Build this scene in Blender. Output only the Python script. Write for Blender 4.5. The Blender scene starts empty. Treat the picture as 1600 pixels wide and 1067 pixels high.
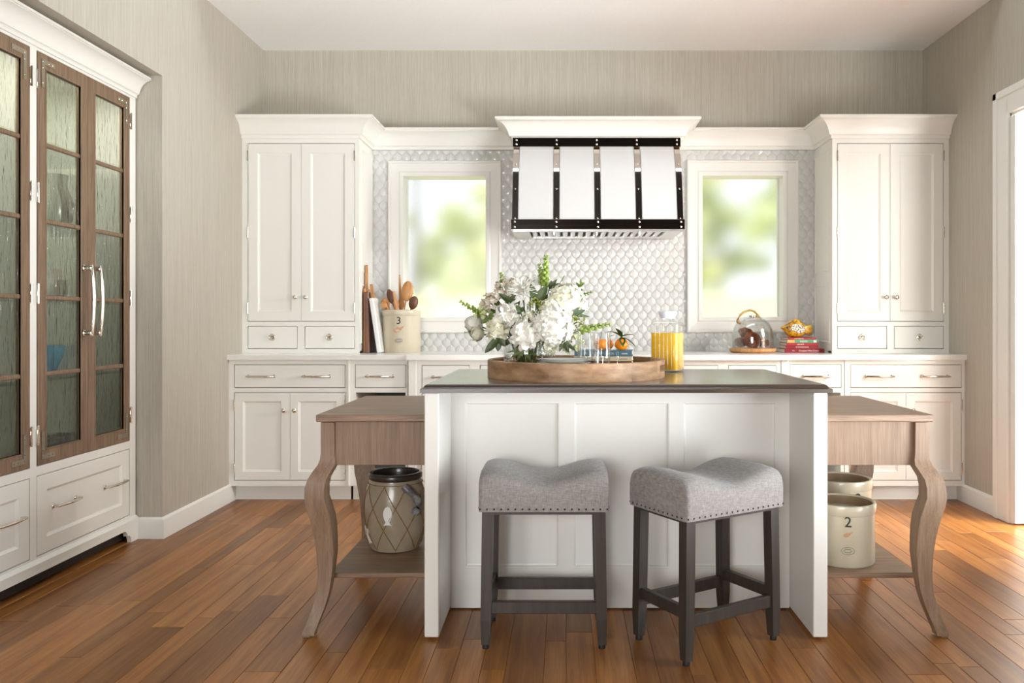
import bpy, bmesh, math, random
from mathutils import Vector, Matrix
random.seed(7)
PI = math.pi
H = 1.147            # camera height
FPX = 1260.0         # focal length in pixels of a 1600 px wide frame
C = bpy.context.scene.collection
scene = bpy.context.scene

# ------------------------------------------------------------------ camera
cam_d = bpy.data.cameras.new('camera'); cam = bpy.data.objects.new('camera', cam_d); C.objects.link(cam)
cam.location = (0, 0, H); cam.rotation_euler = (PI/2, 0, 0)
cam_d.sensor_width = 36.0; cam_d.lens = FPX/1600*36.0
cam_d.shift_x = -82/1600; cam_d.shift_y = -34.5/1600
cam_d.clip_start = 0.05; cam_d.clip_end = 200
scene.camera = cam

# ------------------------------------------------------------------ world, sun, lights, exposure
scene.view_settings.view_transform = 'Standard'
scene.view_settings.look = 'None'
scene.view_settings.gamma = 1.0
scene.view_settings.use_curve_mapping = False
scene.view_settings.exposure = -0.23
w = bpy.data.worlds.new('world'); scene.world = w; w.use_nodes = True
bg = w.node_tree.nodes['Background']; bg.inputs[0].default_value = (0.93, 0.97, 1.0, 1); bg.inputs[1].default_value = 1.6

def sun(loc, rot, e, ang):
    d = bpy.data.lights.new('sun', 'SUN'); d.energy = e; d.angle = ang; d.color = (1, .95, .85)
    o = bpy.data.objects.new('sun', d); C.objects.link(o); o.location = loc; o.rotation_euler = rot
sun((0, 0, 12), (math.radians(48), 0, math.radians(-25)), 5.2, math.radians(3))

def area(name, loc, target, sx, sy, power, col=(1, 1, 1), spread=180):
    d = bpy.data.lights.new(name, 'AREA'); d.shape = 'RECTANGLE'; d.size = sx; d.size_y = sy
    d.energy = power; d.color = col; d.spread = math.radians(spread)
    o = bpy.data.objects.new(name, d); C.objects.link(o); o.location = loc
    o.rotation_euler = (Vector(target) - Vector(loc)).to_track_quat('-Z', 'Y').to_euler()
    return o
DAY = (.91, .962, 1)
area('window_light_right', (2.49, 2.55, 1.5), (-2.1, 4.4, 1.9), 1.9, 2.0, 63, DAY, 92)  # assumed unseen source that brightens the left wall; solid wall here, no window
area('patio_bounce_right', (2.42, 1.8, .55), (-.6, 5.0, 3.8), 2.2, .9, 56, DAY, 80)  # added uplight to brighten the ceiling, no real source there
area('window_light_rear', (-1.1, -2.5, 1.4), (0.2, 3.4, 0.8), 1.8, 1.5, 185, (.965, .98, .985))  # assumed key light from behind the camera, no window in the rear wall
area('skylight', (-.1, 4.0, 4.27), (-.1, 3.85, 0), 3.2, .9, 50, DAY)  # added overhead light for floor and lower cabinets, no roof opening
area('hall_light', (3.95, 3.45, 2.1), (2.3, 4.15, 0.4), 1.2, 1.4, 330, (1, .995, .985))  # assumed light source in the hall, out of sight
area('hall_window', (3.3, 2.3, 1.5), (2.9, 4.5, 1.2), 0.9, 1.8, 110, (1, 1, 1))  # added light that whitens the open door leaf, no window there

# ------------------------------------------------------------------ materials
def lin(r, g, b):
    f = lambda c: c/12.92 if c <= .04045 else ((c+.055)/1.055)**2.4
    return (f(r/255), f(g/255), f(b/255), 1)
M = {}
def mat(name):
    m = bpy.data.materials.new(name); m.use_nodes = True; M[name] = m
    nt = m.node_tree; return m, nt, nt.nodes['Principled BSDF']
def plain(name, col, rough=.5, metal=0, coat=0, noise=None, spec=None, sheen=0):
    m, nt, b = mat(name)
    b.inputs['Base Color'].default_value = col; b.inputs['Roughness'].default_value = rough
    b.inputs['Metallic'].default_value = metal; b.inputs['Coat Weight'].default_value = coat
    if sheen: b.inputs['Sheen Weight'].default_value = sheen
    if spec is not None: b.inputs['Specular IOR Level'].default_value = spec
    if noise:                                   # (scale xyz, amount, bump)
        sc, amt, bump = noise
        f = noise_node(nt, sc, 4)
        mix_cols(nt, b, f, tuple(c*(1-amt) for c in col[:3])+(1,), tuple(min(1, c*(1+amt)) for c in col[:3])+(1,))
        if bump: bump_to(nt, b, f, bump)
    return m
def noise_node(nt, scale, detail=3, coord='Object', rnd=False, rough=.55):
    tc = nt.nodes.new('ShaderNodeTexCoord'); mp = nt.nodes.new('ShaderNodeMapping')
    mp.inputs['Scale'].default_value = scale if isinstance(scale, (tuple, list)) else (scale,)*3
    src = tc.outputs[coord]
    if rnd:
        oi = nt.nodes.new('ShaderNodeObjectInfo'); mu = nt.nodes.new('ShaderNodeVectorMath'); mu.operation = 'MULTIPLY_ADD'
        cb = nt.nodes.new('ShaderNodeCombineXYZ')
        for i in range(3): nt.links.new(oi.outputs['Random'], cb.inputs[i])
        nt.links.new(cb.outputs[0], mu.inputs[0]); mu.inputs[1].default_value = (37, 53, 71)
        nt.links.new(src, mu.inputs[2]); src = mu.outputs[0]
    nt.links.new(src, mp.inputs[0])
    n = nt.nodes.new('ShaderNodeTexNoise'); n.inputs['Scale'].default_value = 1; n.inputs['Detail'].default_value = detail
    n.inputs['Roughness'].default_value = rough
    nt.links.new(mp.outputs[0], n.inputs['Vector'])
    return n.outputs[0]
def ramp(nt, f, stops):
    r = nt.nodes.new('ShaderNodeValToRGB'); e = r.color_ramp.elements
    while len(e) < len(stops): e.new(.5)
    for k, (p, c) in enumerate(stops): e[k].position = p; e[k].color = c
    nt.links.new(f, r.inputs[0]); return r.outputs[0]
def mix_cols(nt, b, f, c0, c1, lo=.3, hi=.7):
    nt.links.new(ramp(nt, f, [(lo, c0), (hi, c1)]), b.inputs['Base Color'])
def bump_to(nt, b, f, strength, dist=.002):
    bp = nt.nodes.new('ShaderNodeBump'); bp.inputs['Strength'].default_value = strength; bp.inputs['Distance'].default_value = dist
    nt.links.new(f, bp.inputs['Height']); nt.links.new(bp.outputs[0], b.inputs['Normal'])
def mixf(nt, a, b, fac=.5, op='MIX', socket=None):
    m = nt.nodes.new('ShaderNodeMix'); m.data_type = 'RGBA'; m.blend_type = op
    if socket is not None: nt.links.new(socket, m.inputs[0])
    else: m.inputs[0].default_value = fac
    for i, v in ((6, a), (7, b)):
        if isinstance(v, tuple): m.inputs[i].default_value = v
        else: nt.links.new(v, m.inputs[i])
    return m.outputs[2]

plain('white_paint', lin(236, 234, 227), .38)
plain('trim_paint', lin(232, 230, 224), .4)
plain('hood_white', lin(216, 215, 214), .35)
plain('ceiling_paint', lin(246, 245, 243), .9, noise=((60, 60, 60), .02, .35))
plain('quartz', lin(234, 231, 226), .18, noise=((14, 14, 14), .02, 0))
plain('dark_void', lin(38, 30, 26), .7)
plain('rear_wall', lin(46, 40, 36), .7)  # charcoal tone chosen so the polished hood metal reflects darkness
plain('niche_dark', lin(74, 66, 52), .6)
plain('nickel', (.74, .69, .61, 1), .14, 1)
plain('polished_steel', (.62, .58, .54, 1), .06, 1)
plain('steel', (.70, .69, .67, 1), .28, 1)
plain('rivet_metal', (.9, .88, .85, 1), .2, 1)
plain('bracket_metal', (.55, .50, .42, 1), .22, 1)
plain('black_rubber', lin(22, 20, 19), .6)
plain('grout', lin(242, 241, 238), .7)
plain('stool_wood', lin(60, 53, 47), .42, noise=((60, 60, 4), .25, .1))
plain('nail', lin(40, 34, 30), .35, .6)
plain('white_ceramic', lin(240, 238, 232), .2, coat=.3)
plain('plate_rim', lin(60, 66, 74), .3)
plain('page_paper', lin(236, 228, 210), .8, noise=((3, 3, 500), .06, 0))
plain('leaf_dark', lin(62, 78, 34), .42, noise=((30, 30, 30), .3, 0))
plain('leaf_mid', lin(102, 124, 48), .5, noise=((30, 30, 30), .25, 0))
plain('leaf_grey', lin(92, 110, 84), .5)
plain('sprig_green', lin(150, 172, 78), .5, noise=((60, 60, 60), .25, 0))
plain('stem_green', lin(74, 96, 44), .5)
plain('berry', lin(140, 146, 58), .5)
plain('petal_white', lin(246, 243, 234), .6, sheen=.2)
plain('petal_cream', lin(240, 238, 214), .6, sheen=.2)
plain('petal_green', lin(222, 228, 176), .6)
plain('petal_blush', lin(226, 214, 196), .6)
plain('orange_peel', lin(240, 142, 20), .38, noise=((300, 300, 300), .05, .25))
plain('twine', lin(140, 106, 62), .8, noise=((120, 120, 120), .3, .3))
plain('rope', lin(176, 146, 100), .85, noise=((200, 200, 200), .3, .5))
plain('pot_rim', lin(48, 38, 34), .35, coat=.3)
plain('pot_white', lin(232, 230, 226), .4)
plain('ink_black', lin(34, 32, 36), .6)
plain('ink_blue', lin(58, 64, 96), .6)
plain('ink_rust', lin(196, 150, 112), .6)
plain('ink_green', lin(120, 128, 110), .6)
plain('title_white', lin(240, 236, 230), .6)
plain('title_grey', lin(176, 188, 190), .6)
plain('spine_teal', lin(52, 92, 108), .5)
plain('spine_cream', lin(216, 200, 168), .6)
plain('spine_maroon', lin(92, 36, 30), .5)
plain('spine_red', lin(172, 30, 38), .45)
plain('spine_red_dark', lin(140, 20, 34), .45)
plain('spine_green', lin(84, 150, 108), .45)
plain('spine_picture', lin(224, 170, 92), .5, noise=((160, 160, 160), .5, 0))
plain('cover_grey', lin(96, 96, 90), .5)
plain('marble', lin(232, 230, 226), .3, noise=((20, 20, 20), .04, 0))
plain('chocolate', lin(140, 78, 50), .3, coat=.5, noise=((90, 90, 90), .35, .4))
plain('blue_glassware', lin(50, 150, 190), .15)
plain('amber_ware', lin(190, 140, 80), .3)
plain('cabinet_inside', lin(208, 213, 196), .6)
plain('lawn_grass', lin(218, 224, 166), .9, noise=((3, 3, 3), .2, 0))
plain('foliage_a', lin(170, 178, 140), .9, noise=((2, 2, 2), .35, 0))
plain('foliage_b', lin(204, 206, 162), .9, noise=((2, 2, 2), .35, 0))
plain('bark', lin(92, 80, 66), .9)
plain('juice', lin(255, 200, 14), .35)
plain('lid_plastic', lin(226, 228, 240), .25)

def wallpaper():                                  # vertical grasscloth streaks
    m, nt, b = mat('wallpaper')
    f1 = noise_node(nt, (260, 260, 2.6), 3); f2 = noise_node(nt, (90, 90, 1.0), 3); f3 = noise_node(nt, (560, 560, 12), 2)
    c1 = ramp(nt, f1, [(.3, lin(162, 154, 139)), (.7, lin(200, 194, 181))])
    c2 = ramp(nt, f2, [(.3, lin(170, 162, 147)), (.7, lin(193, 187, 174))])
    c3 = ramp(nt, f3, [(.3, lin(156, 146, 129)), (.7, lin(205, 200, 188))])
    nt.links.new(mixf(nt, mixf(nt, c1, c2, .45), c3, .3), b.inputs['Base Color'])
    b.inputs['Roughness'].default_value = .85; bump_to(nt, b, f1, .25, .002)
wallpaper()

def wood(name, cols, scale, rough, coat=0, rnd=True, bump=.1, tone=0.0, pores=None, pf=.6):
    m, nt, b = mat(name)
    f = noise_node(nt, scale, 5, rnd=rnd, rough=.6)
    c = ramp(nt, f, [(.3, cols[0]), (.5, cols[1]), (.72, cols[2])])
    if pores:
        g = noise_node(nt, pores, 2, rnd=rnd)
        c = mixf(nt, c, ramp(nt, g, [(.36, (.45, .42, .4, 1)), (.52, (1, 1, 1, 1))]), pf, 'MULTIPLY')
    if tone:
        oi = nt.nodes.new('ShaderNodeObjectInfo')
        t = ramp(nt, oi.outputs['Random'], [(0, (1-tone, 1-tone*1.08, 1-tone*1.15, 1)), (.5, (1, .97, .93, 1)), (1, (1+tone*.45, 1+tone*.45, 1+tone*.42, 1))])
        c = mixf(nt, c, t, 1.0, 'MULTIPLY')
    nt.links.new(c, b.inputs['Base Color']); b.inputs['Roughness'].default_value = rough; b.inputs['Coat Weight'].default_value = coat
    b.inputs['Coat Roughness'].default_value = .25
    if name == 'floor_oak': b.inputs['Specular IOR Level'].default_value = .36
    if bump: bump_to(nt, b, f, bump, .001)
wood('floor_oak', [lin(130, 80, 36), lin(158, 103, 50), lin(180, 126, 68)], (26, 1.6, 26), .36, .08, tone=.38, bump=.05, pores=(190, 6, 190), pf=.3)
wood('table_oak', [lin(128, 102, 80), lin(144, 117, 94), lin(157, 130, 106)], (3.0, 40, 60), .5, rnd=False, pores=(10, 300, 300))
wood('table_oak_upright', [lin(128, 102, 80), lin(143, 116, 93), lin(155, 128, 105)], (60, 60, 3.0), .5, rnd=False, pores=(300, 300, 10), pf=.3)
wood('hutch_oak', [lin(116, 93, 71), lin(131, 106, 82), lin(145, 120, 95)], (60, 60, 3.0), .5, rnd=False, pores=(280, 280, 8))
wood('island_top', [lin(62, 50, 42), lin(74, 61, 52), lin(86, 73, 63)], (3, 26, 26), .24, .5, rnd=False, bump=.03)
wood('tray_wood', [lin(122, 88, 60), lin(164, 128, 94), lin(194, 162, 126)], (9, 9, 26), .5, tone=.2)
wood('spoon_wood', [lin(170, 112, 62), lin(196, 142, 88), lin(216, 170, 118)], (40, 40, 6), .5, tone=.1)
wood('spoon_dark', [lin(84, 52, 36), lin(104, 66, 46), lin(124, 82, 58)], (40, 40, 6), .45)
wood('walnut', [lin(86, 48, 30), lin(112, 66, 44), lin(140, 88, 60)], (30, 30, 3), .35, .3)

def fabric():
    m, nt, b = mat('grey_linen')
    a = noise_node(nt, (420, 60, 60), 2); c = noise_node(nt, (60, 60, 420), 2); d = noise_node(nt, (25, 25, 25), 3)
    ca = ramp(nt, a, [(.3, lin(120, 115, 112)), (.7, lin(172, 166, 162))])
    cc = ramp(nt, c, [(.3, lin(122, 117, 114)), (.7, lin(170, 164, 160))])
    x = mixf(nt, ca, cc, .5); nt.links.new(x, b.inputs['Base Color'])
    b.inputs['Roughness'].default_value = .95; b.inputs['Sheen Weight'].default_value = .25
    bump_to(nt, b, c, .3, .001)
fabric()
def stoneware(name, c0, c1):
    m, nt, b = mat(name)
    f = noise_node(nt, (7, 7, 3), 5); mix_cols(nt, b, f, c0, c1)
    b.inputs['Roughness'].default_value = .28; b.inputs['Coat Weight'].default_value = .3
stoneware('crock_glaze', lin(190, 178, 152), lin(210, 200, 178))
stoneware('crock_brown', lin(118, 96, 70), lin(148, 124, 94))
stoneware('pot_clay', lin(140, 126, 106), lin(168, 154, 132))
plain('pot_grey', lin(120, 118, 120), .35, noise=((38, 38, 38), .7, .2))
def tile_glaze():
    m, nt, b = mat('tile_glaze')
    f = noise_node(nt, (9, 9, 9), 3, rnd=True); mix_cols(nt, b, f, lin(206, 206, 202), lin(217, 216, 213))
    b.inputs['Roughness'].default_value = .2; b.inputs['Coat Weight'].default_value = .25; b.inputs['Coat Roughness'].default_value = .05
    bump_to(nt, b, noise_node(nt, (45, 45, 45), 2), .06, .002)
tile_glaze()
def fish_glaze():
    m, nt, b = mat('fish_glaze')
    f = noise_node(nt, (45, 45, 45), 3)
    nt.links.new(ramp(nt, f, [(.34, lin(120, 76, 16)), (.5, lin(204, 148, 22)), (.68, lin(232, 190, 50))]), b.inputs['Base Color'])
    b.inputs['Roughness'].default_value = .35; b.inputs['Coat Weight'].default_value = .25
    m, nt, b = mat('fish_pattern')
    v = nt.nodes.new('ShaderNodeTexVoronoi'); v.inputs['Scale'].default_value = 130
    tc = nt.nodes.new('ShaderNodeTexCoord'); nt.links.new(tc.outputs['Object'], v.inputs['Vector'])
    nt.links.new(ramp(nt, v.outputs['Distance'], [(.36, lin(50, 50, 84)), (.5, lin(226, 218, 196))]), b.inputs['Base Color'])
    b.inputs['Roughness'].default_value = .35; b.inputs['Coat Weight'].default_value = .25
fish_glaze()
def clear_glass(name, tint=(1, 1, 1, 1), base=.06, edge=.75):
    m = bpy.data.materials.new(name); m.use_nodes = True; nt = m.node_tree; M[name] = m
    for n in list(nt.nodes):
        if n.type == 'BSDF_PRINCIPLED': nt.nodes.remove(n)
    out = nt.nodes['Material Output']
    t = nt.nodes.new('ShaderNodeBsdfTransparent'); t.inputs[0].default_value = tint
    g = nt.nodes.new('ShaderNodeBsdfGlossy'); g.inputs['Roughness'].default_value = .03
    lw = nt.nodes.new('ShaderNodeLayerWeight'); lw.inputs[0].default_value = .22
    mr = nt.nodes.new('ShaderNodeMapRange'); mr.inputs[3].default_value = base; mr.inputs[4].default_value = edge
    nt.links.new(lw.outputs['Facing'], mr.inputs[0])
    mx = nt.nodes.new('ShaderNodeMixShader'); nt.links.new(mr.outputs[0], mx.inputs[0])
    nt.links.new(t.outputs[0], mx.inputs[1]); nt.links.new(g.outputs[0], mx.inputs[2]); nt.links.new(mx.outputs[0], out.inputs[0])
    return m, nt
clear_glass('clear_glass', (.97, .985, .98, 1))
clear_glass('jar_glass', (.985, .99, .99, 1), .04, .5)
def wavy_glass():                                 # seeded, rippled panes of the hutch doors
    m = bpy.data.materials.new('wavy_glass'); m.use_nodes = True; nt = m.node_tree; M['wavy_glass'] = m
    for n in list(nt.nodes):
        if n.type == 'BSDF_PRINCIPLED': nt.nodes.remove(n)
    out = nt.nodes['Material Output']
    f = noise_node(nt, (48, 48, 11), 2)
    bp = nt.nodes.new('ShaderNodeBump'); bp.inputs['Strength'].default_value = 1.0; bp.inputs['Distance'].default_value = .013
    nt.links.new(f, bp.inputs['Height'])
    t = nt.nodes.new('ShaderNodeBsdfTransparent'); t.inputs[0].default_value = lin(232, 238, 226)
    r = nt.nodes.new('ShaderNodeBsdfRefraction'); r.inputs['Color'].default_value = lin(228, 234, 222); r.inputs['IOR'].default_value = 1.3; r.inputs['Roughness'].default_value = .05
    g = nt.nodes.new('ShaderNodeBsdfGlossy'); g.inputs['Roughness'].default_value = .08
    for s in (r, g): nt.links.new(bp.outputs[0], s.inputs['Normal'])
    a = nt.nodes.new('ShaderNodeMixShader'); a.inputs[0].default_value = .38
    nt.links.new(t.outputs[0], a.inputs[1]); nt.links.new(r.outputs[0], a.inputs[2])
    fr = nt.nodes.new('ShaderNodeFresnel'); fr.inputs[0].default_value = 1.75
    nt.links.new(bp.outputs[0], fr.inputs['Normal'])
    c = nt.nodes.new('ShaderNodeMixShader'); nt.links.new(fr.outputs[0], c.inputs[0])
    nt.links.new(a.outputs[0], c.inputs[1]); nt.links.new(g.outputs[0], c.inputs[2]); nt.links.new(c.outputs[0], out.inputs[0])
wavy_glass()
def frosted():                                    # softly frosted window panes: the garden shows as blurred colour
    m = bpy.data.materials.new('frosted_glass'); m.use_nodes = True; nt = m.node_tree; M['frosted_glass'] = m
    for n in list(nt.nodes):
        if n.type == 'BSDF_PRINCIPLED': nt.nodes.remove(n)
    out = nt.nodes['Material Output']
    r = nt.nodes.new('ShaderNodeBsdfRefraction'); r.inputs['IOR'].default_value = 1.25; r.inputs['Roughness'].default_value = .22
    g = nt.nodes.new('ShaderNodeBsdfGlossy'); g.inputs['Roughness'].default_value = .2
    c = nt.nodes.new('ShaderNodeMixShader'); c.inputs[0].default_value = .03
    nt.links.new(r.outputs[0], c.inputs[1]); nt.links.new(g.outputs[0], c.inputs[2]); nt.links.new(c.outputs[0], out.inputs[0])
frosted()

# ------------------------------------------------------------------ mesh helpers
class MB:
    def __init__(s): s.v = []; s.f = []
    def add(s, vs, fs):
        o = len(s.v); s.v += [tuple(p) for p in vs]; s.f += [tuple(i+o for i in f) for f in fs]; return s
    def box(s, x0, x1, y0, y1, z0, z1, b=0.0):
        if x0 > x1: x0, x1 = x1, x0
        if y0 > y1: y0, y1 = y1, y0
        if z0 > z1: z0, z1 = z1, z0
        if b <= 0:
            v = [(x, y, z) for x in (x0, x1) for y in (y0, y1) for z in (z0, z1)]
            return s.add(v, [(0, 1, 3, 2), (4, 6, 7, 5), (0, 4, 5, 1), (2, 3, 7, 6), (0, 2, 6, 4), (1, 5, 7, 3)])
        b = min(b, (x1-x0)*.45, (y1-y0)*.45, (z1-z0)*.45)
        c = ((x0+x1)/2, (y0+y1)/2, (z0+z1)/2); h = ((x1-x0)/2, (y1-y0)/2, (z1-z0)/2)
        vs = []; idx = {}
        for sx in (-1, 1):
            for sy in (-1, 1):
                for sz in (-1, 1):
                    sg = (sx, sy, sz)
                    for ax in range(3):
                        idx[(sg, ax)] = len(vs)
                        vs.append(tuple(c[k] + sg[k]*(h[k] - (0 if k == ax else b)) for k in range(3)))
        fs = []
        for ax in range(3):
            o = [k for k in range(3) if k != ax]
            for sg in (-1, 1):
                q = []
                for a, bb in ((-1, -1), (1, -1), (1, 1), (-1, 1)):
                    t = [0, 0, 0]; t[ax] = sg; t[o[0]] = a; t[o[1]] = bb; q.append(idx[(tuple(t), ax)])
                fs.append(tuple(q))
            for a in (-1, 1):
                for bb in (-1, 1):
                    t0 = [0, 0, 0]; t0[o[0]] = a; t0[o[1]] = bb; t1 = list(t0); t0[ax] = -1; t1[ax] = 1
                    t0 = tuple(t0); t1 = tuple(t1)
                    fs.append((idx[(t0, o[0])], idx[(t1, o[0])], idx[(t1, o[1])], idx[(t0, o[1])]))
        for sx in (-1, 1):
            for sy in (-1, 1):
                for sz in (-1, 1):
                    fs.append(tuple(idx[((sx, sy, sz), a)] for a in range(3)))
        return s.add(vs, fs)
    def lathe(s, prof, c=(0, 0, 0), n=32, axis='z', cap=True):
        vs = []; fs = []
        for (r, z) in prof:
            for k in range(n):
                a = 2*PI*k/n; p = (r*math.cos(a), r*math.sin(a), z)
                if axis == 'y': p = (p[0], -p[2], p[1])
                if axis == 'x': p = (p[2], p[0], p[1])
                vs.append((c[0]+p[0], c[1]+p[1], c[2]+p[2]))
        for i in range(len(prof)-1):
            for k in range(n):
                fs.append((i*n+k, i*n+(k+1) % n, (i+1)*n+(k+1) % n, (i+1)*n+k))
        if cap:
            if prof[0][0] > 1e-6: fs.append(tuple(range(n)))
            if prof[-1][0] > 1e-6: fs.append(tuple((len(prof)-1)*n+k for k in range(n)))
        return s.add(vs, fs)
    def tube(s, pts, r, n=8, closed=False, up=(0, 0, 1)):
        pts = [Vector(p) for p in pts]; m = len(pts)
        rs = r if isinstance(r, (list, tuple)) else [r]*m
        vs = []; fs = []
        for i, p in enumerate(pts):
            if closed: d = pts[(i+1) % m] - pts[i-1]
            else: d = pts[min(i+1, m-1)] - pts[max(i-1, 0)]
            d.normalize(); u = Vector(up)
            if abs(d.dot(u)) > .95: u = Vector((1, 0, 0)) if abs(d.x) < .9 else Vector((0, 1, 0))
            a = d.cross(u).normalized(); b = a.cross(d).normalized()
            for k in range(n):
                t = 2*PI*k/n + PI/n; vs.append(p + a*(rs[i]*math.cos(t)) + b*(rs[i]*math.sin(t)))
        for i in range(m if closed else m-1):
            j = (i+1) % m
            for k in range(n): fs.append((i*n+k, i*n+(k+1) % n, j*n+(k+1) % n, j*n+k))
        if not closed: fs += [tuple(range(n)), tuple((m-1)*n+k for k in range(n))]
        return s.add(vs, fs)
    def loft(s, rings, cap=True):
        n = len(rings[0]); vs = [p for r in rings for p in r]; fs = []
        for i in range(len(rings)-1):
            for k in range(n): fs.append((i*n+k, i*n+(k+1) % n, (i+1)*n+(k+1) % n, (i+1)*n+k))
        if cap: fs += [tuple(range(n)), tuple((len(rings)-1)*n+k for k in range(n))]
        return s.add(vs, fs)
    def sphere(s, c, r, n=10, m=6, sc=(1, 1, 1)):
        prof = [(max(1e-7, math.sin(PI*i/m)), -math.cos(PI*i/m)) for i in range(m+1)]
        o = len(s.v); s.lathe(prof, (0, 0, 0), n, cap=False)
        for i in range(o, len(s.v)):
            p = s.v[i]; s.v[i] = (c[0]+p[0]*r*sc[0], c[1]+p[1]*r*sc[1], c[2]+p[2]*r*sc[2])
        return s
    def sweep(s, path, prof):                       # plan path [(x, y)], profile [(outward, z)]; outward = right of the direction
        n = len(path); rings = []
        for i in range(n):
            p = Vector(path[i])
            ns = []
            if i > 0: d = (Vector(path[i]) - Vector(path[i-1])).normalized(); ns.append(Vector((d.y, -d.x)))
            if i < n-1: d = (Vector(path[i+1]) - Vector(path[i])).normalized(); ns.append(Vector((d.y, -d.x)))
            m = ns[0] if len(ns) == 1 else (ns[0]+ns[1]) / (1 + ns[0].dot(ns[1]))
            rings.append([(p.x+m.x*o, p.y+m.y*o, z) for o, z in prof])
        return s.loft(rings)
    def plate(s, x0, x1, z0, z1, holes, y0, y1):     # a plate with rectangular holes, front at y0
        xs = sorted({x0, x1} | {h[0] for h in holes} | {h[1] for h in holes})
        zs = sorted({z0, z1} | {h[2] for h in holes} | {h[3] for h in holes})
        def solid(i, j):
            if i < 0 or j < 0 or i >= len(xs)-1 or j >= len(zs)-1: return False
            cx = (xs[i]+xs[i+1])/2; cz = (zs[j]+zs[j+1])/2
            return not any(h[0] < cx < h[1] and h[2] < cz < h[3] for h in holes)
        vs = []; idx = {}
        def vi(i, j, k):
            if (i, j, k) not in idx: idx[(i, j, k)] = len(vs); vs.append((xs[i], (y0, y1)[k], zs[j]))
            return idx[(i, j, k)]
        fs = []
        for i in range(len(xs)-1):
            for j in range(len(zs)-1):
                if not solid(i, j): continue
                for k in (0, 1): fs.append((vi(i, j, k), vi(i+1, j, k), vi(i+1, j+1, k), vi(i, j+1, k)))
                for di, dj, a, b in ((-1, 0, (i, j), (i, j+1)), (1, 0, (i+1, j), (i+1, j+1)), (0, -1, (i, j), (i+1, j)), (0, 1, (i, j+1), (i+1, j+1))):
                    if not solid(i+di, j+dj): fs.append((vi(*a, 0), vi(*b, 0), vi(*b, 1), vi(*a, 1)))
        return s.add(vs, fs)
    def rings(s, x0, x1, z0, z1, steps, y, t):       # a door or drawer front: rectangular rings (inset, depth), back at y+t
        vs = []; fs = []
        st = [(0, t)] + list(steps)
        for (i, d) in st: vs += [(x0+i, y+d, z0+i), (x1-i, y+d, z0+i), (x1-i, y+d, z1-i), (x0+i, y+d, z1-i)]
        for k in range(len(st)-1):
            for e in range(4): fs.append((k*4+e, k*4+(e+1) % 4, k*4+4+(e+1) % 4, k*4+4+e))
        fs.append((0, 1, 2, 3)); n = (len(st)-1)*4; fs.append((n, n+1, n+2, n+3))
        return s.add(vs, fs)
    def xf(s, m, start=0):
        for i in range(start, len(s.v)): s.v[i] = tuple(m @ Vector(s.v[i]))
        return s
    def mesh(s, name, smooth=None):
        me = bpy.data.meshes.new(name); me.from_pydata(s.v, [], s.f)
        bm = bmesh.new(); bm.from_mesh(me); bmesh.ops.recalc_face_normals(bm, faces=bm.faces); bm.to_mesh(me); bm.free()
        if smooth:
            me.polygons.foreach_set('use_smooth', [True]*len(me.polygons)); me.set_sharp_from_angle(angle=math.radians(smooth))
        me.update(); return me
    def build(s, name, m, parent=None, smooth=None, loc=(0, 0, 0), rot=(0, 0, 0)):
        return inst(name, s.mesh(name, smooth), m, parent, loc, rot)
def sheet(name, vs, m, parent):
    me = bpy.data.meshes.new(name); me.from_pydata(vs, [], [(0, 1, 2, 3)]); me.update(); return inst(name, me, m, parent)
def inst(name, me, m, parent=None, loc=(0, 0, 0), rot=(0, 0, 0)):
    o = bpy.data.objects.new(name, me); C.objects.link(o)
    if m and not me.materials: me.materials.append(M[m])
    o.parent = parent; o.location = loc; o.rotation_euler = rot
    return o
def tag(o, label, cat, group=None):
    o['label'] = label; o['category'] = cat
    if group: o['group'] = group
    return o
def thing(name, label, cat, loc=(0, 0, 0), rotz=0, group=None):
    o = bpy.data.objects.new(name, None); C.objects.link(o); o.location = loc; o.rotation_euler = (0, 0, rotz)
    o.empty_display_size = .05
    return tag(o, label, cat, group)
def struct(o, label=None):
    o['kind'] = 'structure'
    if label: o['label'] = label
    return o
def copy_tree(o, parent=None):
    c = o.copy(); C.objects.link(c); c.parent = parent
    for ch in list(o.children): copy_tree(ch, c)
    return c
def P(px, py, d): return Vector(((px-882)/FPX*d, d, H-(py-499)/FPX*d))
def text(name, body, size, m, parent, loc, rot, extrude=.0004, width=None):
    cu = bpy.data.curves.new(name, 'FONT'); cu.body = body; cu.size = size; cu.extrude = extrude; cu.resolution_u = 4
    cu.align_x = 'CENTER'; cu.align_y = 'CENTER'
    tmp = bpy.data.objects.new('tmp_text', cu); C.objects.link(tmp)
    me = bpy.data.meshes.new_from_object(tmp.evaluated_get(bpy.context.evaluated_depsgraph_get()))
    bpy.data.objects.remove(tmp); bpy.data.curves.remove(cu); me.name = name; me.materials.clear()
    xs = [v.co.x for v in me.vertices]; sc = width/(max(xs)-min(xs)) if width else 1
    o = inst(name, me, m, parent, loc, rot); o.scale = (sc, 1, 1)
    return o

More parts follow.
